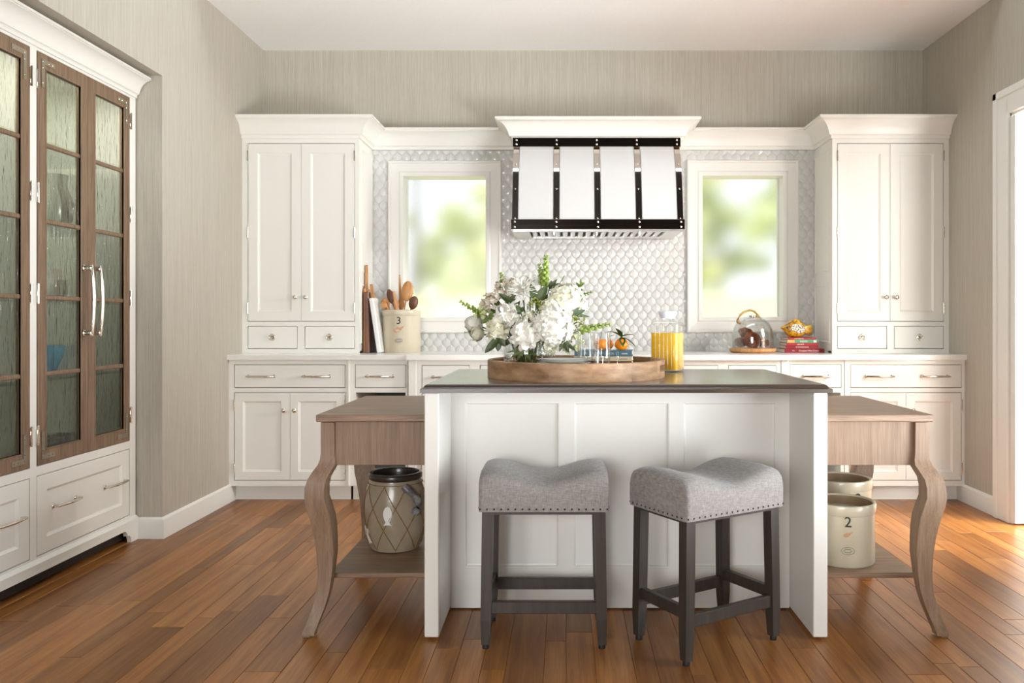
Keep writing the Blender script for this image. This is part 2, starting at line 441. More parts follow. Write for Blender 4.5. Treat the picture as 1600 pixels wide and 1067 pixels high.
# ------------------------------------------------------------------ the room
XL, XR, YB, ZC = -2.11, 2.516, 5.66, 3.034
struct(MB().box(-3.2, 4.6, -2.8, 6.0, -.12, -.004).build('floor', 'floor_oak'))
FL = bpy.data.objects['floor']
edges = [-.4505, -.362, -.2735, -.194, -.0677, .006, .102, .230, .305, .411, .482, .584, .659, .782]
rw = [.075, .125, .098, .075, .098, .125, .098, .125, .075]
k = 0
while edges[0] > -2.28: edges.insert(0, edges[0]-rw[k % 9]); k += 1
k = 4
while edges[-1] < 2.6: edges.append(edges[-1]+rw[k % 9]); k += 1
rp = random.Random(3)
for i in range(len(edges)-1):
    x0, x1 = edges[i], edges[i+1]
    y = 2.02 + rp.uniform(-.9, 0)
    while y < 5.2:
        L = rp.choice((.75, .95, 1.15, 1.4)) * rp.uniform(.9, 1.1)
        ya, yb = max(y, 1.6), min(y+L, 5.22)
        if yb - ya > .12:
            MB().box(-(x1-x0)/2+.0005, (x1-x0)/2-.0005, 0, yb-ya-.001, -.02, 0, .0012).build('plank', 'floor_oak', FL, loc=((x0+x1)/2, ya, 0))
        y += L
struct(MB().box(-3.2, 4.6, 4.6, 6.0, ZC, ZC+.1).box(-3.2, 4.6, 4.6, 4.7, ZC+.1, 4.3).box(2.646, 4.6, 1.9, 4.6, ZC, ZC+.1).build('ceiling', 'ceiling_paint'))
struct(MB().box(-3.2, 4.6, -2.8, 4.7, 4.3, 4.4).build('ceiling_raised', 'rear_wall'))  # added out of view, raised and dark so the hood straps reflect black
# window openings in the back wall: (x0, x1, z0, z1)
W1 = (-1.125, -.549, 1.155, 2.154); W2 = (.963, 1.528, 1.158, 2.158)
struct(MB().plate(-3.05, 2.8, 0, ZC, [W1, W2], YB, YB+.12).build('wall_back', 'wallpaper'))
m = MB(); m.box(-3.05, XL, 4.23, YB+.1, 0, ZC).box(-3.05, XL, 4.23, 4.6, ZC, 4.3).box(-3.05, XL, 2.45, 4.23, 2.425, 4.3).box(-3.05, XL, -2.7, 2.45, 0, 4.3).box(-3.15, -3.05, -2.7, YB, 0, 4.3)
struct(m.build('wall_left', 'wallpaper'))
m = MB(); D0, D1, DZ = 3.66, 4.55, 2.315            # doorway in the right wall
m.box(XR, XR+.13, D1, YB+.1, 0, ZC).box(XR, XR+.13, D0, D1, DZ, ZC).box(XR, XR+.13, -2.7, D0, 0, ZC).box(XR, XR+.13, -2.7, 4.6, ZC, 4.3)
struct(m.build('wall_right', 'wallpaper'))
struct(MB().box(-3.15, 2.8, -2.8, -2.7, 0, 4.3).build('wall_rear', 'rear_wall'))
m = MB(); m.box(4.3, 4.4, 2.0, 5.9, 0, ZC).box(XR+.13, 4.3, 5.2, 5.3, 0, ZC).box(XR+.13, 4.3, 2.0, 2.1, 0, ZC)
struct(m.build('wall_hall', 'trim_paint'))
bb = [(0, 0), (.016, 0), (.016, .085), (.013, .1), (.006, .105), (0, .11)]
struct(MB().sweep([(-2.246, 4.23), (XL, 4.23), (XL, 5.15)], bb).build('baseboard_left', 'trim_paint', smooth=30))
struct(MB().sweep([(XR, 5.15), (XR, 4.69)], bb).build('baseboard_right', 'trim_paint', smooth=30))
# door opening: casing, jamb and a white panelled door standing open into the hall
door = bpy.data.objects.new('door_1', None); C.objects.link(door); struct(door, 'white panelled door standing open into the bright hall')
m = MB(); cw = .125
m.box(XR-.022, XR, D1-.01, D1+cw, 0, DZ+cw, .004).box(XR-.03, XR, D1+cw-.03, D1+cw+.012, 0, DZ+cw+.012, .004)
m.box(XR-.022, XR, D0-cw, D0+.01, 0, DZ+cw, .004).box(XR-.022, XR, D0, D1, DZ-.01, DZ+cw, .004).box(XR-.03, XR, D0-cw, D1+cw+.012, DZ+cw-.03, DZ+cw+.012, .004)
m.build('casing', 'trim_paint', door)
m = MB(); m.box(XR-.004, XR+.134, D1-.022, D1, 0, DZ).box(XR-.004, XR+.134, D0, D0+.022, 0, DZ).box(XR-.004, XR+.134, D0, D1, DZ-.022, DZ)
m.build('jamb', 'trim_paint', door)
dl = MB(); dx0, dx1, dy = XR-.010, XR+.86, D1-.067
dl.plate(dx0, dx1, .012, DZ-.03, [(dx0+.062, dx1-.062, .16, .78), (dx0+.062, dx1-.062, .9, DZ-.15)], dy, dy+.044)
leaf = dl.build('door_leaf', 'trim_paint', door)
for z0, z1 in ((.16, .78), (.9, DZ-.15)):
    MB().rings(dx0+.060, dx1-.060, z0-.002, z1+.002, [(0, .012), (.03, .012), (.05, .004)], dy, .03).build('door_panel', 'trim_paint', leaf)
# windows
for n, (x0, x1, z0, z1) in enumerate((W1, W2), 1):
    win = bpy.data.objects.new('window_%d' % n, None); C.objects.link(win)
    struct(win, 'white framed window beside the range hood, %s' % ('above the utensil crock' if n == 1 else 'above the glass cloche'))
    ox0, ox1, oz0, oz1 = x0-.108, x1+.108, z0-.103, z1+.103
    def fr(a, y): return [(ox0+a, y, oz0+a), (ox1-a, y, oz0+a), (ox1-a, y, oz1-a), (ox0+a, y, oz1-a)]
    m = MB(); rg = [fr(0, YB+.01), fr(0, 5.632), fr(.006, 5.626), fr(.016, 5.626), fr(.022, 5.632), fr(.075, 5.637), fr(.084, 5.632), fr(.106, 5.632), fr(.110, 5.636), fr(.110, 5.78)]
    m.loft(rg, cap=False).build('casing', 'trim_paint', win)
    def fr2(a, y): return [(x0-.004+a, y, z0-.004+a), (x1+.004-a, y, z0-.004+a), (x1+.004-a, y, z1+.004-a), (x0-.004+a, y, z1+.004-a)]
    MB().loft([fr2(0, 5.745), fr2(.012, 5.745), fr2(.012, 5.78), fr2(0, 5.78)], cap=False).build('sash', 'trim_paint', win)
    MB().box(x0+.006, x1-.006, 5.768, 5.772, z0+.006, z1-.006).build('pane', 'frosted_glass', win)
# the garden behind: rising lawn and trees
struct(MB().add([(-30, 6.2, .62), (30, 6.2, .62), (30, 20, 1.78), (-30, 20, 1.78), (30, 60, 3.0), (-30, 60, 3.0)], [(0, 1, 2, 3), (3, 2, 4, 5)]).build('lawn', 'lawn_grass'), 'sunlit lawn rising behind the windows')
rt = random.Random(11)
def tree(x, y, z, h, r, leafm, label):
    t = thing('garden_tree', label, 'tree', (x, y, z), 0, 'trees beyond the windows')
    MB().tube([(0, 0, -.2), (.05, 0, h*.3), (0, .05, h*.62)], [.16*r/1.5, .12*r/1.5, .05], 8).build('trunk', 'bark', t, 40)
    m = MB()
    for k in range(22):
        a = rt.uniform(0, 2*PI); rr = r*math.sqrt(rt.random()); zz = h*rt.uniform(.08, .92)
        m.sphere((rr*math.cos(a), rr*math.sin(a), zz), r*rt.uniform(.22, .42), 8, 6, (1, 1, .8))
    m.build('crown', leafm, t, 60)
tree(-3.35, 18, 1.6, 5.6, 1.0, 'foliage_a', 'leafy tree at the left edge of the left window')
tree(-2.6, 23, 1.8, 2.4, 1.3, 'foliage_a', 'low round bush in the middle of the left window')
tree(-1.35, 19, 1.65, 3.2, .9, 'foliage_b', 'pale bushy tree at the right side of the left window')
tree(5.1, 18, 1.6, 4.4, 1.0, 'foliage_a', 'leafy tree at the right edge of the right window')
tree(4.6, 24.5, 1.8, 3.4, 1.3, 'foliage_a', 'round bush in the middle of the right window')
tree(3.4, 21, 1.7, 5.4, 1.1, 'foliage_b', 'pale tall tree at the left side of the right window')

# ------------------------------------------------------------------ backsplash of ogee tiles
BS = struct(MB().plate(-1.345, 1.753, .925, 2.344, [(W1[0]-.05, W1[1]+.05, W1[2]-.05, W1[3]+.05), (W2[0]-.05, W2[1]+.05, W2[2]-.05, W2[3]+.05)], YB-.012, YB).build('backsplash', 'grout'), 'glossy white ogee tile backsplash')
TW, TH = .0625, .048
def ogee(k):                                        # outline scaled about the centre
    o = []; n = 7
    for sx, rng in ((1, range(-n, n)), (-1, range(n, -n, -1))):
        for i in rng:
            t = i/n; q = abs(t); q = q*q*(3-2*q); xx = TW/2*(.5+.5*math.cos(PI*q)); o.append((sx*xx, t*TH))
    return [(x*k, z*k) for x, z in o]
def tile_rings():
    d = [(.985, 0), (.975, -.0014), (.945, -.002)]
    rgs = []
    for kk, y in d: rgs.append([(x, y, z) for x, z in ogee(kk)])
    return rgs
tm = MB(); tm.loft(tile_rings()); tile_me = tm.mesh('tile', 40)
spots = []
ncol = int(3.2/TW)+2
for r in range(0, 31):
    z = .925 + .012 + r*TH
    if z > 2.345: break
    for c in range(ncol):
        x = -1.36 + c*TW + (TW/2 if r % 2 else 0)
        if not (-1.37 < x < 1.78): continue
        if any(w_[0]-.085 < x < w_[1]+.085 and w_[2]-.07 < z < w_[3]+.07 for w_ in (W1, W2)): continue
        if -.30 < x < .72 and z > 1.80: continue
        px = 882+x*FPX/5.65; py = 499+(H-z)*FPX/5.65
        hidden = ((px-818)/100)**2+((py-500)/70)**2 < 1 or (760 < px < 1040 and py > 520) or (py < 372 and 800 < px < 1069) or (1014 < px < 1070 and py > 486) or px < 600
        spots.append((hidden, abs(x-.3), x, z))
spots.sort()
for hid, _, x, z in spots[:300]: inst('tile', tile_me, 'tile_glaze', BS, (x, YB-.012, z))
m = MB()
for hid, _, x, z in spots[300:]: m.loft([[(px+x, py+YB-.012, pz+z) for px, py, pz in rg] for rg in tile_rings()])
o = m.build('outer_tiles', 'tile_glaze', BS, 40); o['kind'] = 'stuff'

# ------------------------------------------------------------------ cabinet hardware and fronts
def pull_me():                                      # bar pull 0.175 long along x, projecting to -y
    m = MB()
    for sx in (-1, 1):
        m.box(sx*.08-.008, sx*.08+.008, -.006, 0, -.010, .010, .002).box(sx*.08-.0055, sx*.08+.0055, -.03, -.004, -.006, .006, .001)
    n = 13
    m.tube([(-.0875+.175*i/(n-1), -.028-.008*math.sin(PI*i/(n-1)), 0) for i in range(n)], [.005+.0022*math.sin(PI*i/(n-1)) for i in range(n)], 10)
    return m.mesh('pull', 50)
PULL = pull_me()
KNOB = MB().lathe([(.008, 0), (.006, .004), (.005, .012), (.008, .016), (.0135, .022), (.0145, .027), (.011, .031), (.004, .033)], (0, 0, 0), 16, 'y').mesh('knob', 50)
def ring_me():
    m = MB().lathe([(.012, 0), (.012, .003), (.006, .006), (.005, .012)], (0, 0, .0), 16, 'y')
    m.box(-.004, .004, -.014, 0, .014, .024, .001)
    m.tube([(.0185*math.cos(2*PI*i/24), -.011, .0185*math.sin(2*PI*i/24)) for i in range(24)], .0034, 8, True, (0, 1, 0)); return m.mesh('ring_pull', 50)
RING = ring_me()
HINGE = MB().box(-.0045, .0045, -.005, .004, -.03, .03, .0015).tube([(0, -.005, -.034), (0, -.005, .034)], .0042, 8).mesh('hinge', 50)
SHAKER = lambda st: [(0, .0018), (.0018, 0), (st, 0), (st+.003, .004), (st+.010, .0075), (st+.012, .009)]
FLAT = [(0, .0018), (.0018, 0), (.006, 0)]
def door(t, x0, x1, z0, z1, side, knobz, st=.052, hz=None, y=0.0):
    d = MB().rings(x0, x1, z0, z1, SHAKER(st), y, .02).build('door', 'white_paint', t, 25)
    kx = x1-.033 if side == 'L' else x0+.033
    inst('knob', KNOB, 'nickel', d, (kx, y, knobz))
    hx = x0-.002 if side == 'L' else x1+.002
    for hz_ in (hz or (z0+.075, z1-.075)): inst('hinge', HINGE, 'nickel', d, (hx, y, hz_))
    return d
def drawer(t, x0, x1, z0, z1, pulls=(), ring=(), y=0.0, steps=None, pz=None):
    d = MB().rings(x0, x1, z0, z1, steps or FLAT, y, .02).build('drawer', 'white_paint', t, 25)
    pd = steps[-1][1] if steps else 0
    for px in pulls: inst('pull', PULL, 'nickel', d, (px, y+pd, pz if pz else (z0+z1)/2))
    for px in ring: inst('ring_pull', RING, 'nickel', d, (px, y, (z0+z1)/2))
    return d
G = .0034
def g_(r): return (r[0]-G, r[1]+G, r[2]-G, r[3]+G)

# ------------------------------------------------------------------ base cabinets along the back wall
ZT = .925; ZB = .894
def base_cab(label, x0, x1, yf, drawers, doors, niche=None, toe=True):
    t = thing('base_cabinet', label, 'cabinet', (0, yf, 0), 0, 'base cabinets along the back wall')
    holes = [g_(d[:4]) for d in drawers] + [(min(d[0] for d in doors)-G, max(d[1] for d in doors)+G, doors[0][2]-G, doors[0][3]+G)] if doors else [g_(d[:4]) for d in drawers]
    if niche: holes.append(niche)
    MB().plate(x0, x1, .1, ZB-.001, holes, 0, .022).build('face_frame', 'white_paint', t)
    if niche:
        m = MB().box(x0, x1, .024, .6, niche[3]+.01, ZB-.001).box(x0, x1, .024, .6, .1, niche[2]).box(x0, niche[0], .024, .6, niche[2], niche[3]+.01).box(niche[1], x1, .024, .6, niche[2], niche[3]+.01)
        m.build('body', 'white_paint', t)
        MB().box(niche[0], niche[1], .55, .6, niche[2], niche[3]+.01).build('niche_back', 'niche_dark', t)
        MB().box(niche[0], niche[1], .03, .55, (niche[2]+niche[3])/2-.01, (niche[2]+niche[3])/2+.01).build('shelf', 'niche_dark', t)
    else: MB().box(x0, x1, .08, .585, .1, ZB-.001).build('body', 'white_paint', t)
    if toe: MB().box(x0, x1, 5.143-yf, 5.16-yf, 0, .1).build('toe_kick', 'white_paint', t)
    for d in drawers: drawer(t, *d[:4], pulls=d[4])
    for k, d in enumerate(doors): door(t, *d, 'L' if k == 0 else 'R', d[3]-.108)
    return t
YS, YC = 5.07, 5.04
base_cab('wide white base cabinet at the left end, with two doors under one drawer', XL, -1.362, YS,
         [(-2.074, -1.381, .7196, .8605, (-1.905, -1.557))], [(-2.074, -1.7275, .137, .685), (-1.7255, -1.381, .137, .685)])
base_cab('narrow white base cabinet with a drawer over an open niche, behind left table', -1.3475, -.986, YS,
         [(-1.314, -.998, .7196, .8605, (-1.158,))], [], (-1.312, -1.0, .14, .687))
MB().box(-1.3615, -1.348, YS-.012, YS+.02, .1, ZB-.001, .003).build('divider_strip', 'white_paint', bpy.data.objects['base_cabinet.001'], loc=(0, -YS, 0))
base_cab('white base cabinet with one narrow drawer, left of the bouquet tray', -.926, -.572, YC, [(-.89, -.594, .716, .858, (-.742,))], [(-.89, -.743, .137, .682), (-.741, -.594, .137, .682)])
base_cab('widest white base cabinet with two drawers, under the range hood', -.572, .981, YC, [(-.526, .2, .716, .858, (-.163,)), (.232, .958, .716, .858, (.595,))], [(-.526, .215, .137, .682), (.217, .958, .137, .682)])
base_cab('white base cabinet with one narrow drawer, below the glass cloche', .981, 1.352, YC, [(1.026, 1.319, .716, .858, (1.172,))], [(1.026, 1.171, .137, .682), (1.173, 1.319, .137, .682)])
base_cab('narrow white base cabinet with a drawer over an open niche, behind right table', 1.40, 1.7575, YS,
         [(1.4185, 1.738, .7196, .8605, (1.582,))], [], (1.42, 1.736, .14, .687))
base_cab('wide white base cabinet at the right end, with two doors under one drawer', 1.7625, XR, YS,
         [(1.80, 2.494, .7196, .8605, (1.977, 2.326))], [(1.80, 2.147, .137, .685), (2.149, 2.494, .137, .685)])
for x0, x1, lb in ((-.976, -.926, 'slim white pilaster left of the centre base cabinets'), (1.352, 1.40, 'slim white pilaster right of the centre base cabinets')):
    p = thing('cabinet_pilaster', lb, 'pilaster', (0, 0, 0))
    MB().box(x0, x1, YC-.004, 5.64, .1, ZB-.001, .003).build('post', 'white_paint', p)
    MB().box(x0, x1, 5.143, 5.16, 0, .1).build('toe_kick', 'white_paint', p)
m = MB(); pl = [(XL, YB-.013), (XL, 5.04), (-.982, 5.04), (-.982, 5.01), (1.406, 5.01), (1.406, 5.04), (XR, 5.04), (XR, YB-.013)]
m.loft([[(x, y, ZB) for x, y in pl], [(x, y, ZT-.002) for x, y in pl], [(x, y+(.002 if y < 5.5 else 0), ZT) for x, y in pl]])
tag(m.build('countertop', 'quartz'), 'long white stone countertop along the back wall', 'countertop')

# ------------------------------------------------------------------ tall upper cabinets standing on the counter
CROWN = [(0, 2.33), (.012, 2.33), (.012, 2.346), (.018, 2.352), (.026, 2.354), (.03, 2.362), (.035, 2.378), (.044, 2.397), (.058, 2.416), (.076, 2.431), (.094, 2.440), (.104, 2.443), (.104, 2.447), (.114, 2.447), (.114, 2.461), (0, 2.461)]
YU = 5.278
def upper(label, x0, x1, dx, dr, path, sidex, sgn):
    t = thing('upper_cabinet', label, 'cabinet', (0, YU, 0), 0, 'tall upper cabinets on the counter')
    zs = (1.136, 2.297); dz = (.958, 1.10)
    MB().plate(x0, x1, ZT, 2.34, [(dx[0]-G, dx[2]+G, zs[0]-G, zs[1]+G)] + [(a-G, b+G, dz[0]-G, dz[1]+G) for a, b in dr], 0, .022).build('face_frame', 'white_paint', t)
    MB().box(x0, x1, .08, YB-YU-.001, ZT, 2.455).box(x0, x0+.018, .022, .08, ZT, 2.455).box(x1-.018, x1, .022, .08, ZT, 2.455).box(x0, x1, .022, .08, 2.33, 2.455).box(x0, x1, .022, .08, ZT, .94).build('body', 'white_paint', t)
    hz = (zs[0]+.085, (zs[0]+zs[1])/2, zs[1]-.08)
    door(t, dx[0], dx[1]-.001, *zs, 'L', 1.292, .062, hz); door(t, dx[1]+.001, dx[2], *zs, 'R', 1.292, .062, hz)
    for a, b in dr: drawer(t, a, b, *dz, ring=((a+b)/2,))
    MB().sweep([(a, b-YU) for a, b in path], CROWN).build('crown', 'white_paint', t, 30)
    # panelled side towards the window
    xs = sidex
    for z0, z1 in ((.99, 1.38), (1.46, 2.28)):
        m = MB().rings(.05, YB-YU-.03, z0, z1, [(0, -.001), (.0, -.005), (.008, -.005), (.012, -.001)], 0, .002)
        m.xf(Matrix.Rotation(sgn*PI/2, 4, 'Z')) if sgn > 0 else m.xf(Matrix.Scale(-1, 4, (1, 0, 0)) @ Matrix.Rotation(PI/2, 4, 'Z'))
        m.build('side_panel', 'white_paint', t, loc=(xs, 0, 0))
    return t
upper('tall white cabinet with two doors, on the counter in the left corner', XL, -1.345, (-2.07, -1.7235, -1.376), [(-2.07, -1.751), (-1.697, -1.376)], [(XL, YU), (-1.345, YU), (-1.345, YB)], -1.345, 1)
upper('tall white cabinet with two doors, on the counter in the right corner', 1.753, XR, (1.788, 2.132, 2.479), [(1.788, 2.108), (2.16, 2.479)], [(1.753, YB), (1.753, YU), (XR, YU)], 1.753, -1)
struct(MB().sweep([(-1.345, 5.634), (-.336, 5.634)], CROWN).build('trim_1', 'white_paint', smooth=30), 'white crown moulding above the left window')
struct(MB().sweep([(.772, 5.634), (1.753, 5.634)], CROWN).build('trim_2', 'white_paint', smooth=30), 'white crown moulding above the right window')

# ------------------------------------------------------------------ range hood
hd = thing('range_hood', 'curved white range hood with polished metal straps between the two windows', 'range hood', (0, 0, 0))
hx0, hx1 = -.334, .757
prof = [(5.33, 2.30), (5.312, 2.275), (5.285, 2.235), (5.256, 2.19), (5.228, 2.13), (5.205, 2.07), (5.185, 2.0), (5.167, 1.93), (5.151, 1.86), (5.139, 1.80), (5.132, 1.76)]
def hood_strip(x0, x1, off, th, pr):
    m = MB()
    rgs = []
    for i, (y, z) in enumerate(pr):
        a = Vector(pr[max(i-1, 0)]); b = Vector(pr[min(i+1, len(pr)-1)]); d = (b-a).normalized(); n = Vector((d.y, -d.x))   # outward (-y, +z)
        if n.x > 0: n = -n
        o1 = (y+n.x*off, z+n.y*off); o0 = (y+n.x*(off-th), z+n.y*(off-th))
        rgs.append([(x0, *o1), (x1, *o1), (x1, *o0), (x0, *o0)])
    return m.loft(rgs)
sw = .037; n5 = [hx0 + (hx1-hx0-sw)*k/4 for k in range(5)]
for k in range(4): hood_strip(n5[k]+sw+.004, n5[k+1]-.004, .004, .006, prof).build('panel', 'hood_white', hd, 40)
m = MB()
for (y, z) in []: pass
rg = [[(x, y+.004, z) for (y, z) in prof] + [(x, YB-.021, 1.76), (x, YB-.021, 2.30)] for x in (hx0+.004, hx1-.004)]
m.loft(rg).build('body', 'hood_white', hd, 40)
for k in range(5):
    st = hood_strip(n5[k], n5[k]+sw, .003, .005, prof).build('strap', 'polished_steel', hd, 40)
    r = MB()
    for (y, z) in ((5.2395, 2.155), (5.1845, 1.985), (5.140, 1.79)): r.sphere((n5[k]+sw/2, y-.003, z), .006, 8, 6)
    r.build('rivets', 'rivet_metal', st, 60)
for nm, y0, z0, z1, ys in (('top_band', 5.298, 2.281, 2.342, .05), ('bottom_band', 5.105, 1.716, 1.782, .03)):
    m = MB().box(hx0-.006, hx1+.006, y0, y0+.02, z0, z1, .002)
    m.box(hx0-.006, hx0+.004, y0+.02, YB-.021, z0, z1).box(hx1-.004, hx1+.006, y0+.02, YB-.021, z0, z1)
    b_ = m.build(nm, 'polished_steel', hd)
    r = MB()
    for k in range(5):
        for z in (z0+.017, z1-.017): r.sphere((n5[k]+sw/2, y0, z), .007, 8, 6, (1, .6, 1))
    r.build('rivets', 'rivet_metal', b_, 60)
MB().sweep([(-.336, YB), (-.336, 5.33), (.772, 5.33), (.772, YB)], CROWN).build('crown', 'white_paint', hd, 30)
MB().box(-.335, .771, 5.331, YB-.001, 2.30, 2.455).build('crown_box', 'white_paint', hd)
m = MB()                                            # steel liner with baffles
lx0, lx1, ly0, ly1 = hx0+.008, hx1-.008, 5.13, YB-.022
fx0, fx1, fy0, fy1 = lx0+.10, lx1-.10, 5.18, 5.58
m.box(lx0, fx0, ly0, ly1, 1.708, 1.722).box(fx1, lx1, ly0, ly1, 1.708, 1.722).box(fx0, fx1, ly0, fy0, 1.708, 1.722).box(fx0, fx1, fy1, ly1, 1.708, 1.722)
m.box(fx0, fx1, fy0, fy1, 1.758, 1.762)
m.build('liner', 'steel', hd)
nb = 17; bw = (fx1-fx0)/nb
BAF = MB().loft([[(bw*.36*math.cos(PI*k/8), y, -.022*math.sin(PI*k/8)) for k in range(9)] for y in (fy0, fy1)]).mesh('baffle', 60)
for k in range(nb): inst('baffle', BAF, 'steel', hd, (fx0+bw*(k+.5), 0, 1.735))
for x in (-.07, .205, .48): MB().lathe([(.012, 0), (.012, -.012), (.009, -.022), (.003, -.024)], (x, 5.19, 1.708), 14).build('control_knob', 'steel', hd, 50)

# ------------------------------------------------------------------ hutch built into the left wall recess (local x runs along world y)
hu = thing('china_hutch', 'built-in white hutch with wooden glazed doors over deep drawers, left wall', 'hutch', (-2.246, 2.55, 0), PI/2)
HW = 4.222-2.55
bays = [(2.655-2.55, 3.385-2.55), (3.434-2.55, 4.162-2.55)]
dz0, dz1 = .524, 2.29
holes = [(a-G, b+G, dz0-G, dz1+G) for a, b in bays] + [(a-G, b+G, .139-G, .477+G) for a, b in bays]
MB().plate(0, HW, .10, 2.40, holes, 0, .022).build('face_frame', 'white_paint', hu)
m = MB().box(0, .02, .022, .62, .07, 2.40).box(HW-.02, HW, .022, .62, .07, 2.40).box(.02, HW-.02, .022, .60, 2.33, 2.40).box(.02, HW-.02, .08, .60, .10, .48).box(.02, HW-.02, .022, .60, .484, .50).box(.02, HW-.02, .022, .08, .10, .12)
m.box(bays[0][1]+.01, bays[1][0]-.01, .022, .60, .50, 2.33)
m.build('body', 'white_paint', hu)
MB().box(.02, HW-.02, .60, .62, .07, 2.40).build('back_panel', 'cabinet_inside', hu)
CR2 = [(o*.72, 2.305+(z-2.33)*.80) for o, z in CROWN]
MB().sweep([(0, 0), (HW, 0)], CR2).build('crown', 'white_paint', hu, 30)
m = MB(); zf = [(0, .0), (.095, .0)]
# bracket base with shaped foot at the right end
n = 10; pts = [(HW, 0), (HW, .105), (0, .105), (0, .07)]
curve = [(HW-.14-.0, .07)] + [(HW-.14+.035*math.sin(PI/2*k/5), .07-.030*(1-math.cos(PI/2*k/5))) for k in range(6)] + [(HW-.095, .04)] + [(HW-.095+.025*math.sin(PI/2*k/4), .04-.036*(1-math.cos(PI/2*k/4))) for k in range(5)] + [(HW-.07, 0)]
pts = pts + curve
m.loft([[(x, -.016, z) for x, z in pts], [(x, .006, z) for x, z in pts]])
m.sweep([(0, 0), (HW, 0)], [(0, .098), (.018, .098), (.018, .112), (.012, .118), (.006, .124), (0, .126)])
m.build('base', 'white_paint', hu, 30)
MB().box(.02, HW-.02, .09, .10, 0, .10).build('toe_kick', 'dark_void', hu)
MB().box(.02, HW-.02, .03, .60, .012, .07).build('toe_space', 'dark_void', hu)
for z in (.875, 1.225, 1.575, 1.925):
    for a, b in bays: MB().box(a-.008, b+.008, .06, .60, z-.002, z+.008).build('shelf', 'clear_glass', hu)
for a, b in bays:                                    # added fill lamp and strip, brightening the inside of each bay
    MB().box((a+b)/2-.2, (a+b)/2+.2, .10, .14, 2.318, 2.33).build('lamp_strip', 'steel', hu)
    area('hutch_lamp', (-2.246-.12, 2.55+(a+b)/2, 2.31), (-2.246-.28, 2.55+(a+b)/2, .5), .38, .03, 4.2, (1, .97, .92))
def hutch_door(x0, x1, hinge):
    d_ = .018
    fw = .058
    ph = (dz1-dz0-2*.066-4*.02)/5
    hs = [(x0+fw, x1-fw, dz0+.066, dz1-.066)]
    d = MB().plate(x0, x1, dz0, dz1, hs, -.002, .02).build('door', 'hutch_oak', hu)
    for k in range(5):
        z = dz0+.066+k*(ph+.02)
        if k: MB().box(x0+fw-.002, x1-fw+.002, -.001, .016, z-.02, z, .004).build('muntin', 'hutch_oak', d)
        sheet('pane', [(x0+fw-.004, .009, z-.006), (x1-fw+.004, .009, z-.006), (x1-fw+.004, .009, z+ph+.006), (x0+fw-.004, .009, z+ph+.006)], 'wavy_glass', d)
    m = MB()
    for a, b in ((x0+fw-.006, x0+fw), (x1-fw, x1-fw+.006)): m.box(a, b, -.005, .008, dz0+.066-.006, dz1-.066+.006, .002)
    for a, b in ((dz0+.06, dz0+.066), (dz1-.066, dz1-.06)): m.box(x0+fw-.006, x1-fw+.006, -.005, .008, a, b, .002)
    m.build('bead', 'hutch_oak', d)
    s = 1 if hinge == 'L' else -1; e = x0 if s > 0 else x1
    for z in (dz0+.13, (dz0+dz1)/2-.15, (dz0+dz1)/2+.28, dz1-.12): inst('hinge', HINGE, 'bracket_metal', d, (e-s*.003, -.003, z)).scale = (1, 1, 1.25)
    for zc, sz in ((dz0, 1), (dz1, -1)):             # flat L-shaped corner brackets with screws
        m = MB().box(e+s*.024, e+s*.044, -.005, -.002, zc+sz*.022, zc+sz*.145).box(e+s*.044, e+s*.115, -.005, -.002, zc+sz*.022, zc+sz*.044)
        for q in ((.034, .06), (.034, .125), (.034, .033), (.075, .033), (.1, .033)): m.lathe([(.0045, 0), (.003, .0015)], (e+s*q[0], -.005, zc+sz*q[1]), 8, 'y')
        m.build('corner_bracket', 'bracket_metal', d)
    px = x1-.034 if hinge == 'L' else x0+.034
    o = inst('pull', PULL, 'nickel', d, (px, -.002, 1.235), (0, PI/2, 0)); o.scale = (1.9, 1.35, 1.3)
for a, b in bays:
    mid = (a+b)/2
    hutch_door(a, mid-.001, 'L'); hutch_door(mid+.001, b, 'R')
    drawer(hu, a, b, .139, .477, pulls=(a+.2, b-.13), steps=[(0, .0018), (.0018, 0), (.066, 0), (.07, .004), (.078, .009)], pz=.325)
def ware(name, label, cat, prof, mt, x, y, z, n=20):
    return tag(MB().lathe(prof, (0, 0, 0), n).build(name, mt, None, 50, loc=(x, y, z)), label, cat, 'dishes inside the hutch')
bowl = [(.03, 0), (.05, .01), (.075, .05), (.08, .075), (.074, .075), (.05, .02), (0.001, .014)]
ware('glass_bowl', 'turquoise bowl behind the hutch glass, level with the pull handles', 'bowl', [(r*1.25, z*1.9) for r, z in bowl], 'blue_glassware', -2.42, 3.72, .884)
ware('white_jug', 'white jug behind the hutch glass, left of the amber bowl', 'jug', [(.04, 0), (.055, .03), (.055, .08), (.035, .12), (.04, .15), (.034, .15), (.03, .12), (.05, .07), (.001, .01)], 'white_ceramic', -2.40, 3.62, 1.233)
ware('white_cup', 'white cup behind the hutch glass, right of the amber bowl', 'cup', [(.03, 0), (.045, .03), (.05, .1), (.045, .1), (.04, .03), (.001, .01)], 'white_ceramic', -2.42, 3.84, 1.233)
ware('amber_bowl', 'amber bowl between the white jug and the white cup in the hutch', 'bowl', [(r*.9, z*2) for r, z in bowl], 'amber_ware', -2.54, 3.80, 1.233)
ware('silver_pitcher', 'silvery pitcher on the upper hutch shelf', 'pitcher', [(.05, 0), (.075, .04), (.08, .12), (.05, .2), (.055, .25), (.05, .25), (.045, .2), (.001, .02)], 'steel', -2.42, 3.83, 1.583)
ware('serving_bowl', 'grey serving bowl on the bottom hutch shelf', 'bowl', [(r*1.3, z*1.3) for r, z in bowl], 'pot_grey', -2.42, 3.76, .509)

